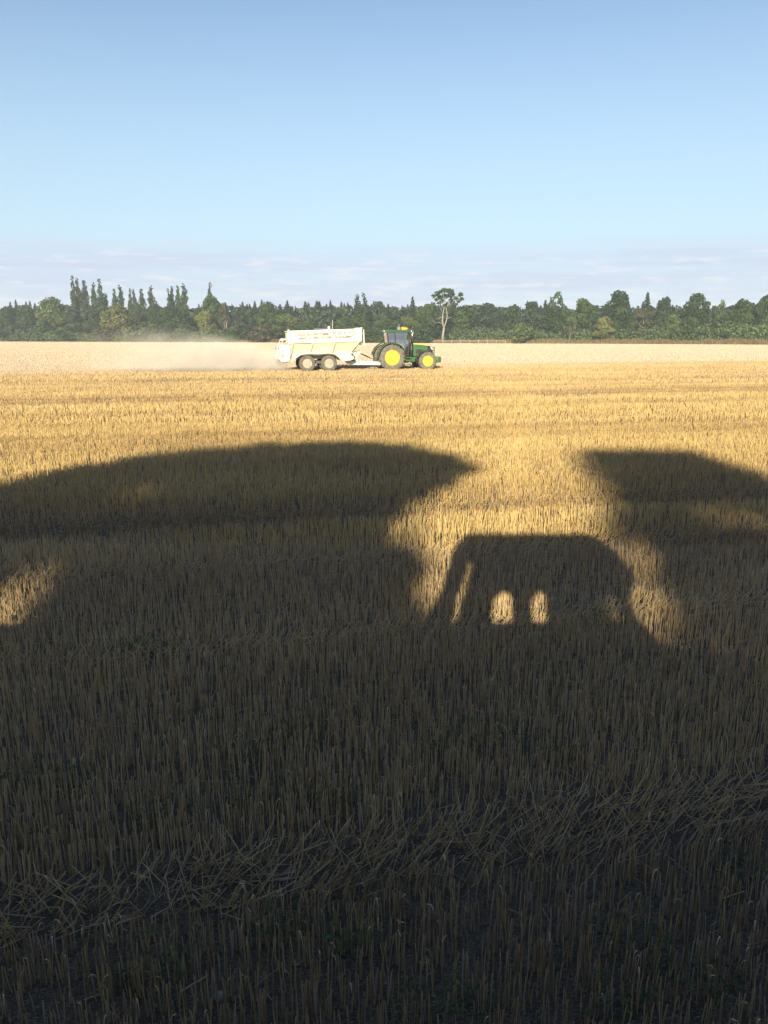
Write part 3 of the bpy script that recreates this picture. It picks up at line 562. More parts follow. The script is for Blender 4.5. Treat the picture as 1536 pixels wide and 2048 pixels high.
tx, ty = G(783, 741.5); nrm = Vector((RV[0], RV[1], 0))
T0 = empty('farm_tractor', (tx + RV[0] * .95, ty + RV[1] * .95, 0), HD)
tag(T0, 'green tractor with yellow wheels pulling the cream spreader', 'tractor')
def wheel(parent, x, y, R, rim, w, side, rimm, tyre_m, lugs=True, dish=.12, name='wheel'):
    """side -1: outer face towards -y"""
    s = side; n = 40
    hub = MB().lathe([(0.0, s * (w * .30)), (rim * .22, s * w * .30), (rim * .22, s * w * .44), (rim * .12, s * w * .47), (0.001, s * w * .47)], x, R, 16, y).build(name, rimm, parent, smooth=False)
    t = MB(); t.lathe([(rim, -w * .42), (rim * 1.06, -w * .5), (R * .84, -w * .52), (R * .95, -w * .44), (R * .97, 0), (R * .95, w * .44), (R * .84, w * .52), (rim * 1.06, w * .5), (rim, w * .42)], x, R, n, y)
    if lugs:
        m = 22
        for i in range(m):
            for sg in (-1, 1):
                a = 2 * math.pi * (i + (.5 if sg > 0 else 0)) / m; v = []
                for rr in (R * .93, R * 1.005):
                    for (yy, da) in ((sg * w * .51, .10), (sg * w * .51, .19), (0.0, -.04), (0.0, -.12)): v.append((x + rr * math.cos(a + da), y + yy, R + rr * math.sin(a + da)))
                t.add(v, [(0, 1, 2, 3), (4, 7, 6, 5), (0, 4, 5, 1), (1, 5, 6, 2), (2, 6, 7, 3), (3, 7, 4, 0)])
    t.build('tyre', tyre_m, hub)
    q = MB().lathe([(rim * 1.03, s * w * .48), (rim * .96, s * w * .50), (rim * .92, s * w * .40), (rim * .86, s * (w * .40 - dish)), (rim * .45, s * (w * .40 - dish * .8)), (rim * .40, s * w * .33), (0.001, s * w * .33)], x, R, n, y)
    for i in range(8):
        a = i * math.pi / 4; cx, cz = x + rim * .31 * math.cos(a), R + rim * .31 * math.sin(a); q.lathe([(.022, s * w * .33), (.022, s * w * .37), (.001, s * w * .37)], cx, cz, 6, y)
    q.build('rim', rimm, hub)
    return hub
for s in (-1, 1):
    wheel(T0, 0, s * .95, .97, .56, .62, s, yellow, rubber); wheel(T0, 2.78, s * .93, .70, .40, .50, s, yellow, rubber)
# chassis, gearbox and axles
b = MB(); b.box(-.35, 1.5, -.33, .33, .55, 1.15); b.box(1.5, 3.35, -.25, .25, .62, 1.05); b.tube([(0, -.9, .97), (0, .9, .97)], .16, 10); b.tube([(2.78, -.9, .70), (2.78, .9, .70)], .10, 10); b.box(2.2, 3.3, -.12, .12, .45, .65); b.build('chassis', dgreen, T0, bevel=.03)
for s in (-1, 1): y0_, y1_ = sorted((s * .30, s * .62)); MB().box(1.2, 1.95, y0_, y1_, .62, 1.0).build('fuel_tank', green, T0, bevel=.05)
# bonnet: lofted, rounded nose dropping forward
def sec(x, zt, zb, w):
    return [(x, -w, zb), (x, -w, zt - .16), (x, -w * .82, zt - .03), (x, -w * .35, zt), (x, w * .35, zt), (x, w * .82, zt - .03), (x, w, zt - .16), (x, w, zb)]
b = MB(); b.loft([sec(1.62, 1.99, 1.02, .40), sec(2.1, 1.98, 1.08, .41), sec(2.6, 1.93, 1.25, .41), sec(2.95, 1.86, 1.28, .39)]); bo = b.build('bonnet', green, T0, bevel=.02)
b = MB(); b.loft([[(1.62, -.385, 1.90), (1.62, -.345, 1.975), (1.62, .345, 1.975), (1.62, .385, 1.90)], [(1.62, -.385, 1.90), (1.62, -.345, 1.985), (1.62, .345, 1.985), (1.62, .385, 1.90)]])
def stripe(x0, x1, z0, z1): return [(x0, z0), (x1, z1), (x1, z1 - .09), (x0, z0 - .08)]
b = MB()
for s in (-1, 1):
    y0_, y1_ = sorted((s * .335, s * .418)); b.prism([(1.66, 2.005), (2.1, 1.995), (2.6, 1.945), (3.0, 1.862), (3.0, 1.81), (2.6, 1.865), (2.1, 1.915), (1.66, 1.925)], y0_, y1_)
b.prism([(1.66, 2.012), (2.1, 2.002), (2.6, 1.952), (3.0, 1.868), (3.0, 1.84), (1.66, 1.99)], -.333, .333)
b.build('stripe', yellow, bo)
b = MB(); b.loft([sec(2.952, 1.858, 1.26, .385), sec(3.2, 1.80, 1.15, .37), sec(3.38, 1.70, 1.12, .33), sec(3.42, 1.55, 1.15, .31)]); gr_ = b.build('grille', black, T0, bevel=.02)
for s in (-1, 1):
    y0_, y1_ = sorted((s * .345, s * .375)); MB().prism([(3.20, 1.72), (3.36, 1.66), (3.40, 1.56), (3.28, 1.56)], y0_, y1_).build('headlight', lamp, gr_)
    y0_, y1_ = sorted((s * .405, s * .418)); MB().prism([(2.05, 1.55), (2.5, 1.58), (2.45, 1.30), (2.02, 1.22)], y0_, y1_).build('side_vent', black, bo)
# cab
b = MB()
for s in (-1, 1):
    b.tube([(1.38, s * .62, 1.05), (1.45, s * .68, 2.0), (1.32, s * .66, 2.82)], .045, 6); b.tube([(.38, s * .72, 1.75), (.30, s * .70, 2.82)], .045, 6); b.tube([(-.16, s * .68, 1.95), (-.28, s * .66, 2.82)], .055, 6)
    b.tube([(-.16, s * .68, 1.95), (.10, s * .72, 2.03), (.5, s * .74, 1.75), (.75, s * .72, 1.15), (1.38, s * .64, 1.05)], .045, 6)
b.tube([(-.16, -.68, 1.95), (-.16, .68, 1.95)], .05, 6); b.build('cab_frame', black, T0)
b = MB(); b.box(.25, 1.4, -.60, .60, 1.0, 1.12); b.box(-.3, .3, -.66, .66, 1.12, 1.8); b.prism([(1.30, 1.12), (1.60, 1.12), (1.60, 1.98), (1.38, 1.98)], -.38, .38); b.build('cab_floor', black, T0)
for s in (-1, 1):
    b = MB(); y0_ = s * .70; b.add([(-.14, y0_ - s * .01, 1.98), (.36, s * .715, 2.02), (.27, s * .695, 2.80), (-.25, s * .66, 2.80)], [(0, 1, 2, 3)]); b.build('side_window', glass, T0); b = MB(); b.add([(.40, s * .72, 1.72), (.78, s * .71, 1.16), (1.36, s * .635, 1.12), (1.42, s * .675, 2.0), (1.30, s * .655, 2.80), (.33, s * .695, 2.80)], [(0, 1, 2, 3, 4, 5)]); b.build('door_window', glass, T0)
MB().add([(1.44, -.62, 1.98), (1.44, .62, 1.98), (1.32, .62, 2.80), (1.32, -.62, 2.80)], [(0, 1, 2, 3)]).build('windscreen', glass, T0)
MB().add([(-.17, -.62, 2.0), (-.17, .62, 2.0), (-.29, .62, 2.80), (-.29, -.62, 2.80)], [(0, 1, 2, 3)]).build('rear_window', glass, T0)
b = MB(); b.loft([[(-.42, -.70, 2.82), (1.52, -.70, 2.84), (1.52, .70, 2.84), (-.42, .70, 2.82)], [(-.46, -.74, 2.87), (1.58, -.74, 2.89), (1.58, .74, 2.89), (-.46, .74, 2.87)], [(-.40, -.70, 2.95), (1.45, -.68, 2.97), (1.45, .68, 2.97), (-.40, .70, 2.95)], [(-.1, -.5, 3.0), (1.2, -.5, 3.01), (1.2, .5, 3.01), (-.1, .5, 3.0)]])
rof = b.build('roof', green, T0, bevel=.02)
for yy in (-.55, .55): MB().box(1.585, 1.64, yy - .1, yy + .1, 2.84, 2.94).build('work_lamp', lamp, rof)
MB().box(-.50, -.465, -.6, -.4, 2.86, 2.96).build('work_lamp', lamp, rof)
b = MB(); b.box(.95, 1.35, -.30, -.16, 3.0, 3.05); b.lathe([(.0, -.08), (.09, -.08), (.09, .08), (.0, .08)], 1.02, 3.12, 10, -.23); b.build('beacon', orange, rof)
MB().loft([[(1.05, -.34, 3.05), (1.42, -.34, 3.05), (1.42, -.12, 3.05), (1.05, -.12, 3.05)], [(1.08, -.32, 3.18), (1.38, -.32, 3.17), (1.38, -.14, 3.17), (1.08, -.14, 3.18)]]).build('receiver', yellow, rof, bevel=.03)
b = MB(); b.lathe([(0, 0)], 0, 0) if False else None; rings = []
for z, rr in ((3.0, .15), (3.12, .15), (3.20, .11), (3.26, .03), (3.42, .015)): rings.append([(.78 + rr * math.cos(t), -.1 + rr * math.sin(t), z) for t in [2 * math.pi * j / 12 for j in range(12)]])
b.loft(rings); b.build('antenna', grey, rof)
# exhaust on the right pillar, mirror
MB().tube([(1.66, -.50, 1.05), (1.66, -.50, 1.55), (1.66, -.50, 2.1)], [.13, .13, .12], 12).build('air_cleaner', black, T0, smooth=True)
MB().tube([(1.68, -.52, 2.1), (1.68, -.52, 2.72), (1.72, -.52, 2.82), (1.82, -.52, 2.88)], [.06, .06, .06, .05], 10).build('exhaust', steel, T0, smooth=True)
for s in (-1, 1): b = MB(); b.tube([(1.36, s * .66, 2.70), (1.42, s * 1.05, 2.64)], .02, 6); b.box(1.38, 1.46, min(s * 1.0, s * 1.22), max(s * 1.0, s * 1.22), 2.28, 2.66); b.build('mirror', black, T0)
# steps and rear mudguards
b = MB()
for z, x in ((.48, 1.05), (.72, 1.06), (.96, 1.08)): b.box(x - .02, x + .42, -.92, -.64, z - .03, z)
b.prism([(1.02, .45), (1.06, .45), (1.12, 1.05), (1.07, 1.05)], -.92, -.89); b.prism([(1.44, .45), (1.48, .45), (1.52, 1.05), (1.47, 1.05)], -.92, -.89); b.build('steps', green, T0)
MB().tube([(.86, -.80, 1.62), (.98, -.86, 1.30), (1.0, -.88, .60), (1.12, -.88, .40), (1.45, -.86, .36)], .035, 6).build('handrail', dust, T0)
def guard(x, R, y0, y1, a0, a1, m, name, th=.03, n=14, wheelr=0):
    b = MB(); rings = []
    for i in range(n + 1):
        a = math.radians(a0 + (a1 - a0) * i / n); c, s_ = math.cos(a), math.sin(a); rings.append([(x + R * c, y0, wheelr + R * s_), (x + R * c, y1, wheelr + R * s_), (x + (R + th) * c, y1, wheelr + (R + th) * s_), (x + (R + th) * c, y0, wheelr + (R + th) * s_)])
    b.loft(rings); return b.build(name, m, T0)
for s in (-1, 1):
    y0_, y1_ = sorted((s * .64, s * 1.27)); guard(0, 1.06, y0_, y1_, 28, 172, dgreen, 'mudguard', .045, 16, .97)
    y0_, y1_ = sorted((s * .70, s * 1.17)); guard(2.78, .78, y0_, y1_, 65, 185, black, 'front_mudguard', .03, 12, .70)
# front linkage with weight block, rear linkage
b = MB(); b.box(3.35, 3.62, -.30, .30, .72, .92); b.prism([(3.45, .92), (3.52, .92), (3.56, 1.72), (3.48, 1.72)], -.34, -.28); b.prism([(3.45, .92), (3.52, .92), (3.56, 1.72), (3.48, 1.72)], .28, .34); b.box(3.48, 3.55, -.34, .34, 1.66, 1.72); b.build('front_linkage', dgreen, T0)
b = MB(); b.loft([[(3.62, -.42, .62), (3.62, .42, .62), (3.62, .42, 1.0), (3.62, -.42, 1.0)], [(3.80, -.46, .54), (3.80, .46, .54), (3.80, .46, 1.02), (3.80, -.46, 1.02)], [(4.06, -.40, .58), (4.06, .40, .58), (4.06, .40, .98), (4.06, -.40, .98)]]); b.build('front_weight', green, T0, bevel=.03)
b = MB(); 
for s in (-1, 1): b.tube([(-.3, s * .35, .75), (-1.15, s * .42, .62)], .05, 6); b.tube([(-.35, s * .36, 1.5), (-.95, s * .42, .70)], .03, 6)
b.box(-1.0, -.3, -.1, .1, .38, .50); b.tube([(-.3, 0, 1.45), (-.95, 0, 1.05)], .04, 6); b.build('rear_linkage', dgreen, T0)
for s in (-1, 1): MB().box(-1.02, -.96, min(s * .95, s * 1.22), max(s * .95, s * 1.22), 1.35, 1.5).build('tail_lamp', red, T0)
b = MB(); b.prism([(.05, 1.30), (.55, 1.30), (.55, 1.42), (.20, 1.44), (.06, 2.10), (-.06, 2.10)], -.24, .24); b.build('seat', black, T0, bevel=.03)
b = MB(); b.tube([(1.15, 0, 1.12), (1.0, 0, 1.72)], .035, 6); b.tube([(.95 + .17 * math.cos(t) * .5, .19 * math.sin(t), 1.74 + .17 * math.cos(t) * .6) for t in [2 * math.pi * j / 14 for j in range(15)]], .015, 5); b.build('steering_wheel', black, T0)

# driver, seated, one skinned body
def person(parent_e):
    J = {'pel': (.28, 0, 1.50, .15), 'wst': (.24, 0, 1.68, .13), 'chs': (.22, 0, 1.90, .16), 'nek': (.24, 0, 2.06, .055), 'hd0': (.26, 0, 2.13, .065), 'hd1': (.28, 0, 2.22, .098), 'hd2': (.27, 0, 2.31, .07)}
    E_ = [('pel', 'wst'), ('wst', 'chs'), ('chs', 'nek'), ('nek', 'hd0'), ('hd0', 'hd1'), ('hd1', 'hd2')]
    for s, n_ in ((-1, 'r'), (1, 'l')):
        J.update({'sh' + n_: (.22, s * .19, 1.97, .065), 'el' + n_: (.38, s * .27, 1.73, .045), 'wr' + n_: (.68, s * .17, 1.78, .03), 'ha' + n_: (.79, s * .16, 1.80, .032), 'hp' + n_: (.34, s * .10, 1.48, .10), 'kn' + n_: (.76, s * .14, 1.56, .065), 'an' + n_: (.92, s * .14, 1.20, .045), 'to' + n_: (1.08, s * .14, 1.17, .035)})
        E_ += [('chs', 'sh' + n_), ('sh' + n_, 'el' + n_), ('el' + n_, 'wr' + n_), ('wr' + n_, 'ha' + n_), ('pel', 'hp' + n_), ('hp' + n_, 'kn' + n_), ('kn' + n_, 'an' + n_), ('an' + n_, 'to' + n_)]
        for k, (dy, dz) in enumerate([(-.032, .012), (-.012, .02), (.01, .018), (.03, .010)]):
            a, b_ = 'fa%s%d' % (n_, k), 'fb%s%d' % (n_, k); J[a] = (.845, s * .16 + dy, 1.80 + dz, .010); J[b_] = (.865, s * .16 + dy, 1.775 + dz, .009); E_ += [('ha' + n_, a), (a, b_)]
        J['th' + n_] = (.80, s * .12, 1.815, .011); E_.append(('ha' + n_, 'th' + n_))
    keys = list(J); me = bpy.data.meshes.new('person'); me.from_pydata([J[k][:3] for k in keys], [(keys.index(a), keys.index(b_)) for a, b_ in E_], []); o = bpy.data.objects.new('person', me); C.objects.link(o)
    md = o.modifiers.new('skin', 'SKIN'); 
    if not me.skin_vertices:
        bpy.context.view_layer.objects.active = o; bpy.ops.object.select_all(action='DESELECT'); o.select_set(True); bpy.ops.mesh.customdata_skin_add() if not me.skin_vertices else None
    for i, k in enumerate(keys): me.skin_vertices[0].data[i].radius = (J[k][3], J[k][3])
    me.skin_vertices[0].data[0].use_root = True
    sb = o.modifiers.new('sub', 'SUBSURF'); sb.levels = 1; sb.render_levels = 1
    m = bpy.data.materials.new('driver_clothes'); m.use_nodes = True; n = m.node_tree.nodes; l = m.node_tree.links
    t = n.new('ShaderNodeTexCoord'); sx = n.new('ShaderNodeSeparateXYZ'); l.new(t.outputs['Object'], sx.inputs[0])
    rp = n.new('ShaderNodeValToRGB'); rp.color_ramp.interpolation = 'CONSTANT'; e = rp.color_ramp.elements
    mr = n.new('ShaderNodeMapRange'); mr.inputs[1].default_value = 1; mr.inputs[2].default_value = 2.5; l.new(sx.outputs['Z'], mr.inputs[0]); l.new(mr.outputs[0], rp.inputs[0])
    e[0].color = (.03, .04, .09, 1); e[1].position = .40; e[1].color = (.25, .30, .36, 1); q = e.new(.70); q.color = (.50, .31, .22, 1); q = e.new(.84); q.color = (.06, .045, .03, 1)
    l.new(rp.outputs[0], n['Principled BSDF'].inputs['Base Color']); me.materials.append(m)
    o.location = parent_e.location; o.rotation_euler = parent_e.rotation_euler
    tag(o, 'driver sitting at the wheel inside the green tractor cab', 'person')
try: person(T0)
except Exception as ex: print('person failed', ex)

# ------------------------------------------------------------------ spreader trailer
cream = mat('cream_paint', (.68, .63, .50), rough=.5, col2=(.58, .52, .40), scale=1.4); white = mat('cream_white_panel', (.72, .70, .63), rough=.5, col2=(.66, .63, .55), scale=1.2)
rimc = mat('cream_rim', (.36, .32, .26), rough=.6, col2=(.22, .19, .16), scale=6); dark = mat('dark_rubber_skirt', (.10, .095, .10), rough=.8, var=.3)  # dark grey for flaps, axle, hitch and small fittings
lx, ly = G(614.5, 744.3)
R0 = empty('spreader_trailer', (lx + RV[0] * 1.0, ly + RV[1] * 1.0, 0), HD); tag(R0, 'cream lime spreader trailer with lettered side, dust trailing from its rear', 'trailer')
# local x: 0 = rear axle, scale 26 px per metre
for x in (0, 1.58):
    for s in (-1, 1): wheel(R0, x, s * 1.0, .61, .33, .48, s, rimc, trub, lugs=False, dish=.05)
def tilt(x, z): return z + .028 * x
def P2(pts): return [(x, tilt(x, z)) for x, z in pts]
# hopper: vertical upper sides, sloping lower sides
xs0, xs1 = -1.28, 4.02
def ring(x0, x1, w, z): return [(x0, -w, tilt(x0, z)), (x1, -w, tilt(x1, z)), (x1, w, tilt(x1, z)), (x0, w, tilt(x0, z))]
b = MB(); b.loft([ring(-1.10, 3.42, .55, 1.28), ring(-1.16, 3.66, .62, 1.42), ring(xs0 + .02, 3.92, 1.14, 2.08)]); b.build('hopper', cream, R0)
b = MB(); w = 1.19
b.box(0, 0, 0, 0, 0, 0) if False else None
for s in (-1, 1):
    y0_, y1_ = sorted((s * (w - .05), s * w)); b.prism(P2([(xs0, 2.06), (3.96, 2.06), (xs1, 2.16), (xs1, 2.96), (3.85, 2.90), (xs0, 2.88)]), y0_, y1_)
b.prism(P2([(xs0, 2.06), (xs0 + .06, 2.06), (xs0 + .06, 2.87), (xs0, 2.87)]), -w + .052, w - .052); b.prism(P2([(xs1 - .07, 2.07), (xs1 - .01, 2.16), (xs1 - .01, 2.95), (xs1 - .07, 2.93)]), -w + .052, w - .052)
up = b.build('side_panel', white, R0)
b = MB()
for s in (-1, 1): b.tube([(xs0 - .02, s * w, tilt(xs0, 2.90)), (3.86, s * w, tilt(3.86, 2.92)), (xs1, s * w, tilt(xs1, 3.0))], .045, 6)
b.tube([(xs0 - .02, -w, tilt(xs0, 2.90)), (xs0 - .02, w, tilt(xs0, 2.90))], .045, 6); b.tube([(xs1, -w, tilt(xs1, 3.0)), (xs1, w, tilt(xs1, 3.0))], .045, 6); b.build('top_rail', white, R0)
MB().box(xs0 - .06, xs0 + .04, -w - .04, -w + .06, 2.0, 2.99).build('corner_post', white, R0)
b = MB()
for s in (-1, 1):
    for xa, xb in ((-1.0, -1.12), (.42, .22), (2.05, 1.85), (3.86, 3.30)):
        b = MB(); z0, z1 = tilt(xb, 1.34), tilt(xa, 2.06); v = []
        for dx in (-.05, .05): v += [(xa + dx, s * 1.12, z1), (xa + dx, s * 1.185, z1), (xb + dx, s * .72, z0), (xb + dx, s * .57, z0)]
        b.add(v, [(0, 1, 2, 3), (4, 7, 6, 5), (0, 4, 5, 1), (1, 5, 6, 2), (2, 6, 7, 3), (3, 7, 4, 0)]); b.build('rib', cream, R0)
b = MB(); b.prism(P2([(-1.35, .95), (3.2, .86), (3.45, .80), (3.62, .95), (3.40, 1.40), (-1.2, 1.40), (-1.5, 1.2)]), -.56, .56); b.build('chassis', cream, R0, bevel=.02)
b = MB(); 
for s in (-1, 1): 
    b = MB(); b.prism([(2.3, 1.28), (3.42, 1.3), (3.48, .92), (3.2, .80), (2.55, .80), (2.42, 1.0)], *sorted((s * .565, s * .95))); b.build('side_skirt', cream, R0, bevel=.02)
# mudguards over the tandem wheels
for s in (-1, 1):
    top = [(-1.15, .82), (-.72, 1.12), (-.42, 1.30), (.05, 1.36), (.8, 1.33), (1.55, 1.39), (2.0, 1.32), (2.28, 1.10), (2.42, .86)]
    b = MB(); y0_, y1_ = sorted((s * .60, s * 1.26)); v = []; rings = [[(x, y0_, z - .05), (x, y1_, z - .05), (x, y1_, z), (x, y0_, z)] for x, z in top]; b.loft(rings); b.build('mudguard', cream, R0)
    b = MB(); rings = [[(x, min(s * 1.19, s * 1.25), z - .14), (x, max(s * 1.19, s * 1.25), z - .14), (x, max(s * 1.19, s * 1.25), z - .052), (x, min(s * 1.19, s * 1.25), z - .052)] for x, z in top[2:8]]; b.loft(rings); b.build('mudguard_flap', dark, R0)
b = MB(); b.tube([(0, -1, .61), (0, 1, .61)], .08, 8); b.tube([(1.58, -1, .61), (1.58, 1, .61)], .08, 8); b.box(.1, 1.5, -.85, -.75, .60, .80); b.box(.1, 1.5, .75, .85, .60, .80); b.build('axle', dark, R0)
# rear spreading unit
b = MB(); b.prism([(-1.32, 1.90), (-1.75, 1.88), (-1.98, 1.30), (-2.02, .98), (-1.85, .78), (-1.55, .74), (-1.28, .86), (-1.18, 1.25), (-1.2, 1.88)], -.95, -.90); b.prism([(-1.32, 1.90), (-1.75, 1.88), (-1.98, 1.30), (-2.02, .98), (-1.85, .78), (-1.55, .74), (-1.28, .86), (-1.18, 1.25), (-1.2, 1.88)], .90, .95)
b.prism([(-1.15, 1.95), (-1.3, 1.95), (-1.75, 1.3), (-1.6, 1.25)], -.88, .88); b.prism([(-2.25, .95), (-1.2, .86), (-1.2, .92), (-2.25, 1.02)], -.89, .89); hood = b.build('spreading_hood', white, R0)
b = MB(); b.box(-1.78, -1.70, -1.0, -.93, 1.25, 1.60); b.tube([(-1.72, -1.0, 1.16), (-1.72, -.9, 1.16)], .13, 12); b.build('gearbox', dust, R0)
for cy in (-.45, .45):
    b = MB(); rings = [[(-1.75 + rr * math.cos(t), cy + rr * math.sin(t), z) for t in [2 * math.pi * j / 24 for j in range(24)]] for z, rr in ((.66, .40), (.69, .42), (.70, .10), (.95, .07))]; b.loft(rings); b.build('spinning_disc', dust, R0)
b = MB(); 
for s in (-1, 1): b.tube([(-1.30, s * .98, 2.30), (-1.62, s * .98, 2.32), (-1.72, s * .98, 2.24), (-1.78, s * .98, 2.0), (-1.95, s * .98, 1.45), (-2.08, s * .98, 1.05)], .05, 7)
b.tube([(-1.72, -.98, 2.24), (-1.72, .98, 2.24)], .04, 6); b.build('guard_rail', cream, R0)
for s in (-1, 1): y0_, y1_ = sorted((s * .9, s * 1.12)); MB().box(-2.06, -2.0, y0_, y1_, 1.58, 1.74).build('tail_lamp', red, R0)
# drawbar, front valve block, jack, hoses
b = MB(); b.prism([(2.95, .70), (3.3, .78), (5.55, .66), (5.95, .60), (5.95, .48), (5.5, .42), (3.6, .46), (3.1, .55)], -.16, .16); b.build('drawbar', white, R0, bevel=.03)
b = MB(); b.tube([(5.9, 0, .54), (6.22, 0, .52)], .06, 8); b.box(3.2, 3.7, -.2, .2, .77, .86); b.build('hitch', dark, R0)
for s in (-1, 1): y0_, y1_ = sorted((s * .30, s * .45)); MB().prism([(3.45, 1.32), (3.80, 1.42), (4.15, 1.5), (4.1, 1.36), (3.85, 1.18), (3.75, .95), (3.5, .9)], y0_, y1_).build('front_bracket', cream, R0)
MB().tube([(3.34, -1.0, 1.24), (3.34, -.90, 1.24)], .10, 14).build('valve', dark, R0)
for k in range(3): b = MB(); b.tube([(3.9, -.25 + .1 * k, 1.35), (4.5, -.2 + .1 * k, 1.15 - .03 * k), (5.0, -.1 + .1 * k, .88), (5.5, 0, .95), (5.75, .05 * k, 1.05)], .018, 5); b.build('hose', black, R0)
b = MB(); b.tube([(4.20, -.9, tilt(4.2, 2.9)), (4.24, -.9, 1.95)], .045, 6); b.box(4.16, 4.34, -.98, -.82, 1.86, 2.04); b.tube([(4.02, -.9, 2.75), (4.20, -.9, 2.75)], .03, 5); b.build('front_ladder', cream, R0)
MB().box(3.9, 4.03, -.95, -.78, 1.90, 2.06).build('dark_bracket', dark, R0)
# heaped lime just under the rim
b = MB(); rings = []
for i in range(9):
    x = xs0 + .1 + (xs1 - xs0 - .2) * i / 8; hh = .10 * math.sin(math.pi * i / 8) + .02 * math.sin(i * 2.3); rings.append([(x, -1.1, tilt(x, 2.5)), (x, -.5, tilt(x, 2.66 + hh)), (x, .5, tilt(x, 2.66 + hh)), (x, 1.1, tilt(x, 2.5)), (x, .5, tilt(x, 2.3)), (x, -.5, tilt(x, 2.3))])
b.loft(rings); b.build('lime_load', mat('lime_powder', (.72, .68, .60), var=.15, scale=5), R0, smooth=True)
# lettering
lm = mat('faded_lettering', (.12, .11, .09), rough=.7)
def text(s_, x0, x1, z, h):
    cu = bpy.data.curves.new('lettering', 'FONT'); cu.body = s_; cu.size = h * 1.4; cu.extrude = .003; cu.offset = .012; o = bpy.data.objects.new('lettering', cu); C.objects.link(o); bpy.context.view_layer.update()
    me = bpy.data.meshes.new_from_object(o.evaluated_get(bpy.context.evaluated_depsgraph_get())); C.objects.unlink(o)
    co = np.array([v.co[:] for v in me.vertices]); mn, mxx = co[:, 0].min(), co[:, 0].max(); sc = (x1 - x0) / (mxx - mn)
    for v in me.vertices: xx = x0 + (v.co.x - mn) * sc; v.co = (xx, -w - .004 - v.co.z, tilt(xx, z + v.co.y))
    me.materials.clear(); me.materials.append(lm); q = bpy.data.objects.new('lettering', me); C.objects.link(q); q.parent = up
text('CHAUX DE CHANTEMME', -.86, 1.62, 2.56, .19); text('02 43 46 77 51', 1.88, 3.62, 2.60, .18); text('MARNE', -.56, -.02, 2.30, .17); text('ET TERRE CALCAIRE & ECHANGEMENT', .12, 3.42, 2.33, .17)
MB().box(-.90, .38, -w - .008, -w - .002, tilt(0, 2.06), tilt(0, 2.10)).build('marking_strip', dark, up)

# ------------------------------------------------------------------ behind the lens: what casts the foreground shade
def back(px, py, Lb, z=0.1):
    x, D = G(px, py, z); return x - (D + Lb) * math.tan(SUN_AZ), z + (D + Lb) * math.tan(SUN_EL) / math.cos(SUN_AZ)
dk = mat('dark_green_bodywork', (.03, .05, .035), rough=.4, var=.2); dk2 = mat('added_dark_side', (.05, .045, .04), rough=.6, var=.2)
hv = empty('shade_lorry', (0, -1.0, 0)); tag(hv, 'unseen tall lorry, cab cut to its window-gapped shadow on the stubble, long body added for shade', 'lorry')
CY0, CY1 = -.02, .10
b = MB()
b.prism([(-.80, 3.84), (-.73, 3.93), (.87, 3.93), (.95, 3.84), (1.10, 3.60), (1.17, 3.42), (1.17, 3.25), (1.06, 3.12), (-.50, 3.12), (-.56, 3.40), (-.72, 3.56), (-.86, 3.66)], CY0, CY1)     # roof and upper wall, outline cut to fit the cab shadow
b.prism([(-.62, 3.12), (-.32, 3.12), (-.34, 2.76), (-.64, 2.76)], CY0, CY1); b.prism([(-.60, 3.50), (-.48, 3.50), (-.48, 3.12), (-.62, 3.12)], CY0, CY1); b.prism([(-.14, 3.12), (.05, 3.12), (.04, 2.76), (-.13, 2.76)], CY0, CY1)
b.prism([(.20, 3.12), (.74, 3.12), (.72, 2.76), (.18, 2.76)], CY0, CY1); b.prism([(.90, 3.12), (1.06, 3.12), (.99, 2.95), (1.03, 2.76), (.90, 2.76)], CY0, CY1); [b.prism([(xa, 3.12), (xa + .055 * q_, 3.12), (xa + .045 * q_, 3.09), (xa, 3.04)], CY0, CY1) for xa, q_ in ((-.32, 1), (-.14, -1), (.05, 1), (.20, -1), (.74, 1), (.90, -1))]
b.prism([(-.86, 3.66), (-.70, 3.58), (-.64, 3.45), (-.68, 3.1), (-.68, 2.76), (-.90, 2.76), (-.86, 3.1)], CY0, CY1)
b.build('cab', dk, hv); 
MB().box(-.72, .86, -1.1, -.03, 3.80, 3.90).build('roof', dk, hv)
b = MB(); b.prism([(-7.5, 1.0), (-7.5, 2.70), (-1.02, 2.79), (1.03, 2.79), (1.10, 2.58), (1.9, 2.50), (7.5, 2.40), (7.5, 1.0)], -1.3, .10); b.build('body', dk2, hv)  # long dark body added out of view to darken the near stubble
for x in (-5.5, -4.3, 2.0, 5.5):
    h = MB().lathe([(0.0, -.1), (.5, -.16), (.5, .16), (0.0, .1)], x, .5, 24, -.3).build('wheel', trub, hv)
    MB().lathe([(0.0, .13), (.28, .17), (.28, .12), (0.0, .12)], x, .5, 20, -.3).build('rim', grey, h)
MB().box(-7, 7, -1.1, -.1, .6, 1.0).build('underframe', dk2, hv)

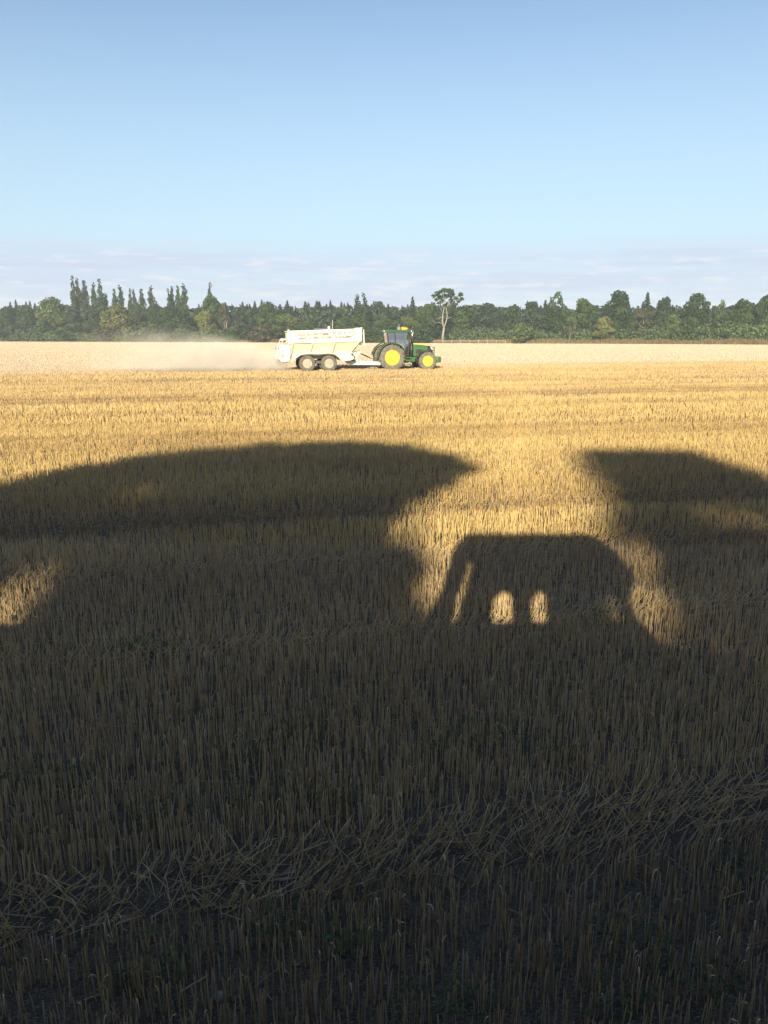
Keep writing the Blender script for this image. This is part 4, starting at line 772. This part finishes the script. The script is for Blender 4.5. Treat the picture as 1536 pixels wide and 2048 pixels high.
def inpoly(px, py, poly):
    c = np.zeros(len(px), bool); n = len(poly); j = n - 1
    for i in range(n):
        xi, yi = poly[i]; xj, yj = poly[j]; q = ((yi > py) != (yj > py)) & (px < (xj - xi) * (py - yi) / (yj - yi + 1e-9) + xi); c ^= q; j = i
    return c
def shade_tree(poly, holes, n, L0, L1, seed, tpx, label, leaf=.21, soft=7):
    """a broad crown behind the lens, filling the volume whose shade falls inside poly"""
    r = np.random.default_rng(seed); q = np.array([back(a, b_, (L0 + L1) / 2) for a, b_ in poly]); lo, hi = q.min(0), q.max(0)
    X_ = r.uniform(lo[0], hi[0], n * 3); Z_ = r.uniform(lo[1], hi[1], n * 3); nb = vnoise(X_ * 1.1 + 30, Z_ * 1.1 + 30, seed); 
    edge_j = r.normal(0, .10 if L0 < 30 else .28, (2, n * 3)); ok = inpoly(X_ + edge_j[0] + (nb - .5) * .35 + (vnoise(X_ * 5 + 90, Z_ * 5 + 90, seed) - .5) * .4, Z_ + edge_j[1] + (vnoise(X_ * 2.3 + 40, Z_ * 2.3 + 40, seed + 1) - .5) * .35 + (vnoise(X_ * 5.5 + 60, Z_ * 5.5 + 60, seed + 2) - .5) * .45, [tuple(t) for t in q]) 
    for hp, dens in holes:
        h = inpoly(X_, Z_, [back(a, b_, (L0 + L1) / 2) for a, b_ in hp]); ok &= ~(h & (r.random(n * 3) > dens))
    X_, Z_ = X_[ok][:n], Z_[ok][:n]; m = len(X_); dl = r.uniform(-.5, .5, m) * (L1 - L0)      # slide each clump along the sun's ray
    P = np.stack([X_ - dl * math.tan(SUN_AZ), -(L0 + L1) / 2 - dl, Z_ + dl * math.tan(SUN_EL) / math.cos(SUN_AZ)], 1)
    cx, cz = back(tpx, 1300, (L0 + L1) / 2); e = empty('roadside_tree', (cx, -(L0 + L1) / 2, 0)); tag(e, label, 'tree', 'trees behind the viewpoint')
    P -= np.array([cx, -(L0 + L1) / 2, 0]); V, Fc = cards(P, leaf, seed); npmesh('crown', V, Fc, LEAF['mid'], e, {'tone': np.repeat(r.random(m), 5)})
    t = MB(); t.tube([(0, 0, -.1), (.1, 0, 4), (0, .1, 8), (0, 0, cz + 1)], [.42, .34, .26, .12], 9)
    for a in range(5): t.tube([(0, 0, 6 + a * .7), (1.2 * math.cos(a * 1.3), .8 * math.sin(a * 1.3), 8.0 + a * .6), (2.6 * math.cos(a * 1.3), 1.4 * math.sin(a * 1.3), 9.6 + a * .5)], [.14, .09, .04], 6)
    t.build('trunk', bark, e, smooth=True)
LP = [(-700, 1010), (0, 972), (140, 940), (300, 911), (520, 893), (700, 885), (820, 896), (955, 938), (880, 965), (800, 1000), (778, 1045), (780, 1085), (800, 1120), (806, 1170), (818, 1262), (815, 1330), (-700, 1330)]
LH = [([(124, 1082), (0, 1182), (-420, 1450), (-60, 1370), (0, 1280), (72, 1188)], .0), ([(195, 1010), (245, 980), (345, 962), (370, 974), (290, 1008)], .13)]
RP = [(1172, 902), (1260, 901), (1350, 908), (1430, 935), (1536, 982), (1900, 990), (2600, 1000), (2600, 1420), (1225, 1420), (1222, 1240), (1300, 1215), (1300, 1110), (1290, 1015), (1250, 950), (1195, 925)]
RH = [([(1405, 1018), (1500, 1010), (1620, 1022), (1620, 1072), (1420, 1074)], .10), ([(1215, 1206), (1800, 1196), (1800, 1420), (1200, 1420)], .15), ([(1250, 1060), (1300, 1090), (1318, 1150), (1325, 1235), (1240, 1235), (1262, 1140)], .05)]
shade_tree(LP, LH, 46000, 23, 29, 3, 350, 'broad leafy tree behind the viewpoint casting the long left shadow')
shade_tree(RP, RH, 42000, 34, 42, 8, 1750, 'leafy tree behind the viewpoint casting the blurred right shadow')
# unseen hedge added behind the lorry to cut sky light
r = random.Random(2); bl = []
for i in range(60):
    x = -30 + i + r.random(); h = r.uniform(3.6, 4.6)
    for z in (h * .8, h * .45, h * .15): bl.append((x, -9 + r.uniform(-.4, .4), z, 1.2, 1.0, h * .25))
P, O, T = blob_points(bl, 55, 6); V, Fc = cards(P, .32, 6, O)
tag(npmesh('shade_hedge', V, Fc, LEAF['dark'], attrs={'tone': np.repeat(T, 5)}), 'unseen thick dark hedge added behind the viewpoint to darken the foreground', 'hedge')

# ------------------------------------------------------------------ dust behind the spreader
def dust_cloud():
    m = bpy.data.materials.new('lime_dust'); m.use_nodes = True; n = m.node_tree.nodes; l = m.node_tree.links; n.remove(n['Principled BSDF'])
    pv = n.new('ShaderNodeVolumePrincipled'); pv.inputs['Color'].default_value = (.74, .68, .66, 1); pv.inputs['Anisotropy'].default_value = -0.25; l.new(pv.outputs[0], n['Material Output'].inputs['Volume'])
    t = n.new('ShaderNodeTexCoord'); sp = n.new('ShaderNodeSeparateXYZ'); l.new(t.outputs['Object'], sp.inputs[0])
    def mr(src, a, b_, c, d, it='SMOOTHSTEP'):
        q = n.new('ShaderNodeMapRange'); q.interpolation_type = it; q.inputs[1].default_value = a; q.inputs[2].default_value = b_; q.inputs[3].default_value = c; q.inputs[4].default_value = d; l.new(src, q.inputs[0]); return q.outputs[0]
    def mm(a, b_, op='MULTIPLY'):
        q = n.new('ShaderNodeMath'); q.operation = op; l.new(a, q.inputs[0]) if not isinstance(a, float) else setattr(q.inputs[0], 'default_value', a); l.new(b_, q.inputs[1]) if not isinstance(b_, float) else setattr(q.inputs[1], 'default_value', b_); return q.outputs[0]
    nz = n.new('ShaderNodeTexNoise'); nz.inputs['Scale'].default_value = .55; nz.inputs['Detail'].default_value = 4; l.new(t.outputs['Object'], nz.inputs['Vector'])
    along = mr(sp.outputs['X'], -15.5, -1.0, 0.0, 1.0); hold = mr(sp.outputs['X'], .5, -.6, 0.0, 1.0)
    ht = mr(sp.outputs['X'], -7, 0, 3.1, 1.7, 'LINEAR'); up_ = mm(sp.outputs['Z'], ht, 'DIVIDE'); vert = mr(up_, 1.1, 0.15, 0.0, 1.0)
    ya = n.new('ShaderNodeMath'); ya.operation = 'ABSOLUTE'; l.new(sp.outputs['Y'], ya.inputs[0]); lat = mr(ya.outputs[0], 2.6, .8, 0.0, 1.0)
    nn_ = mr(nz.outputs['Fac'], .3, .7, .25, 1.3)
    d = mm(mm(mm(mm(along, hold), vert), mm(lat, nn_)), .85); l.new(d, pv.inputs['Density'])
    b = MB(); rings = []
    for x, hh, wy in ((-16, 3.6, 2.4), (-12, 3.7, 2.8), (-8, 3.5, 2.9), (-4, 2.9, 2.8), (-1.5, 2.3, 2.5), (.6, 1.5, 1.6)):
        rings.append([(x, wy * math.cos(a) , max(.012, hh * (.5 + .5 * math.sin(a))) ) for a in [2 * math.pi * j / 16 for j in range(16)]])
    b.loft(rings); o = b.build('dust_cloud', m); o.location = (R0.location.x - RU[0] * 1.4, R0.location.y - RU[1] * 1.4, 0.01); o.rotation_euler = (0, 0, HD)
    tag(o, 'pale pinkish lime dust drifting behind the spreader trailer', 'dust', kind='stuff')
dust_cloud()

# ------------------------------------------------------------------ haze
HAZE = 0.00042
if HAZE:
    m = bpy.data.materials.new('haze'); m.use_nodes = True; n = m.node_tree.nodes; n.remove(n['Principled BSDF'])
    pv = n.new('ShaderNodeVolumePrincipled'); pv.inputs['Color'].default_value = (.80, .88, 1.0, 1); pv.inputs['Density'].default_value = HAZE; m.node_tree.links.new(pv.outputs[0], n['Material Output'].inputs['Volume'])
    o = MB().box(-3000, 3000, -100, 3100, -1.2, 34).build('haze', m); tag(o, 'thin bluish air over the field and the far wood', 'haze', kind='stuff')
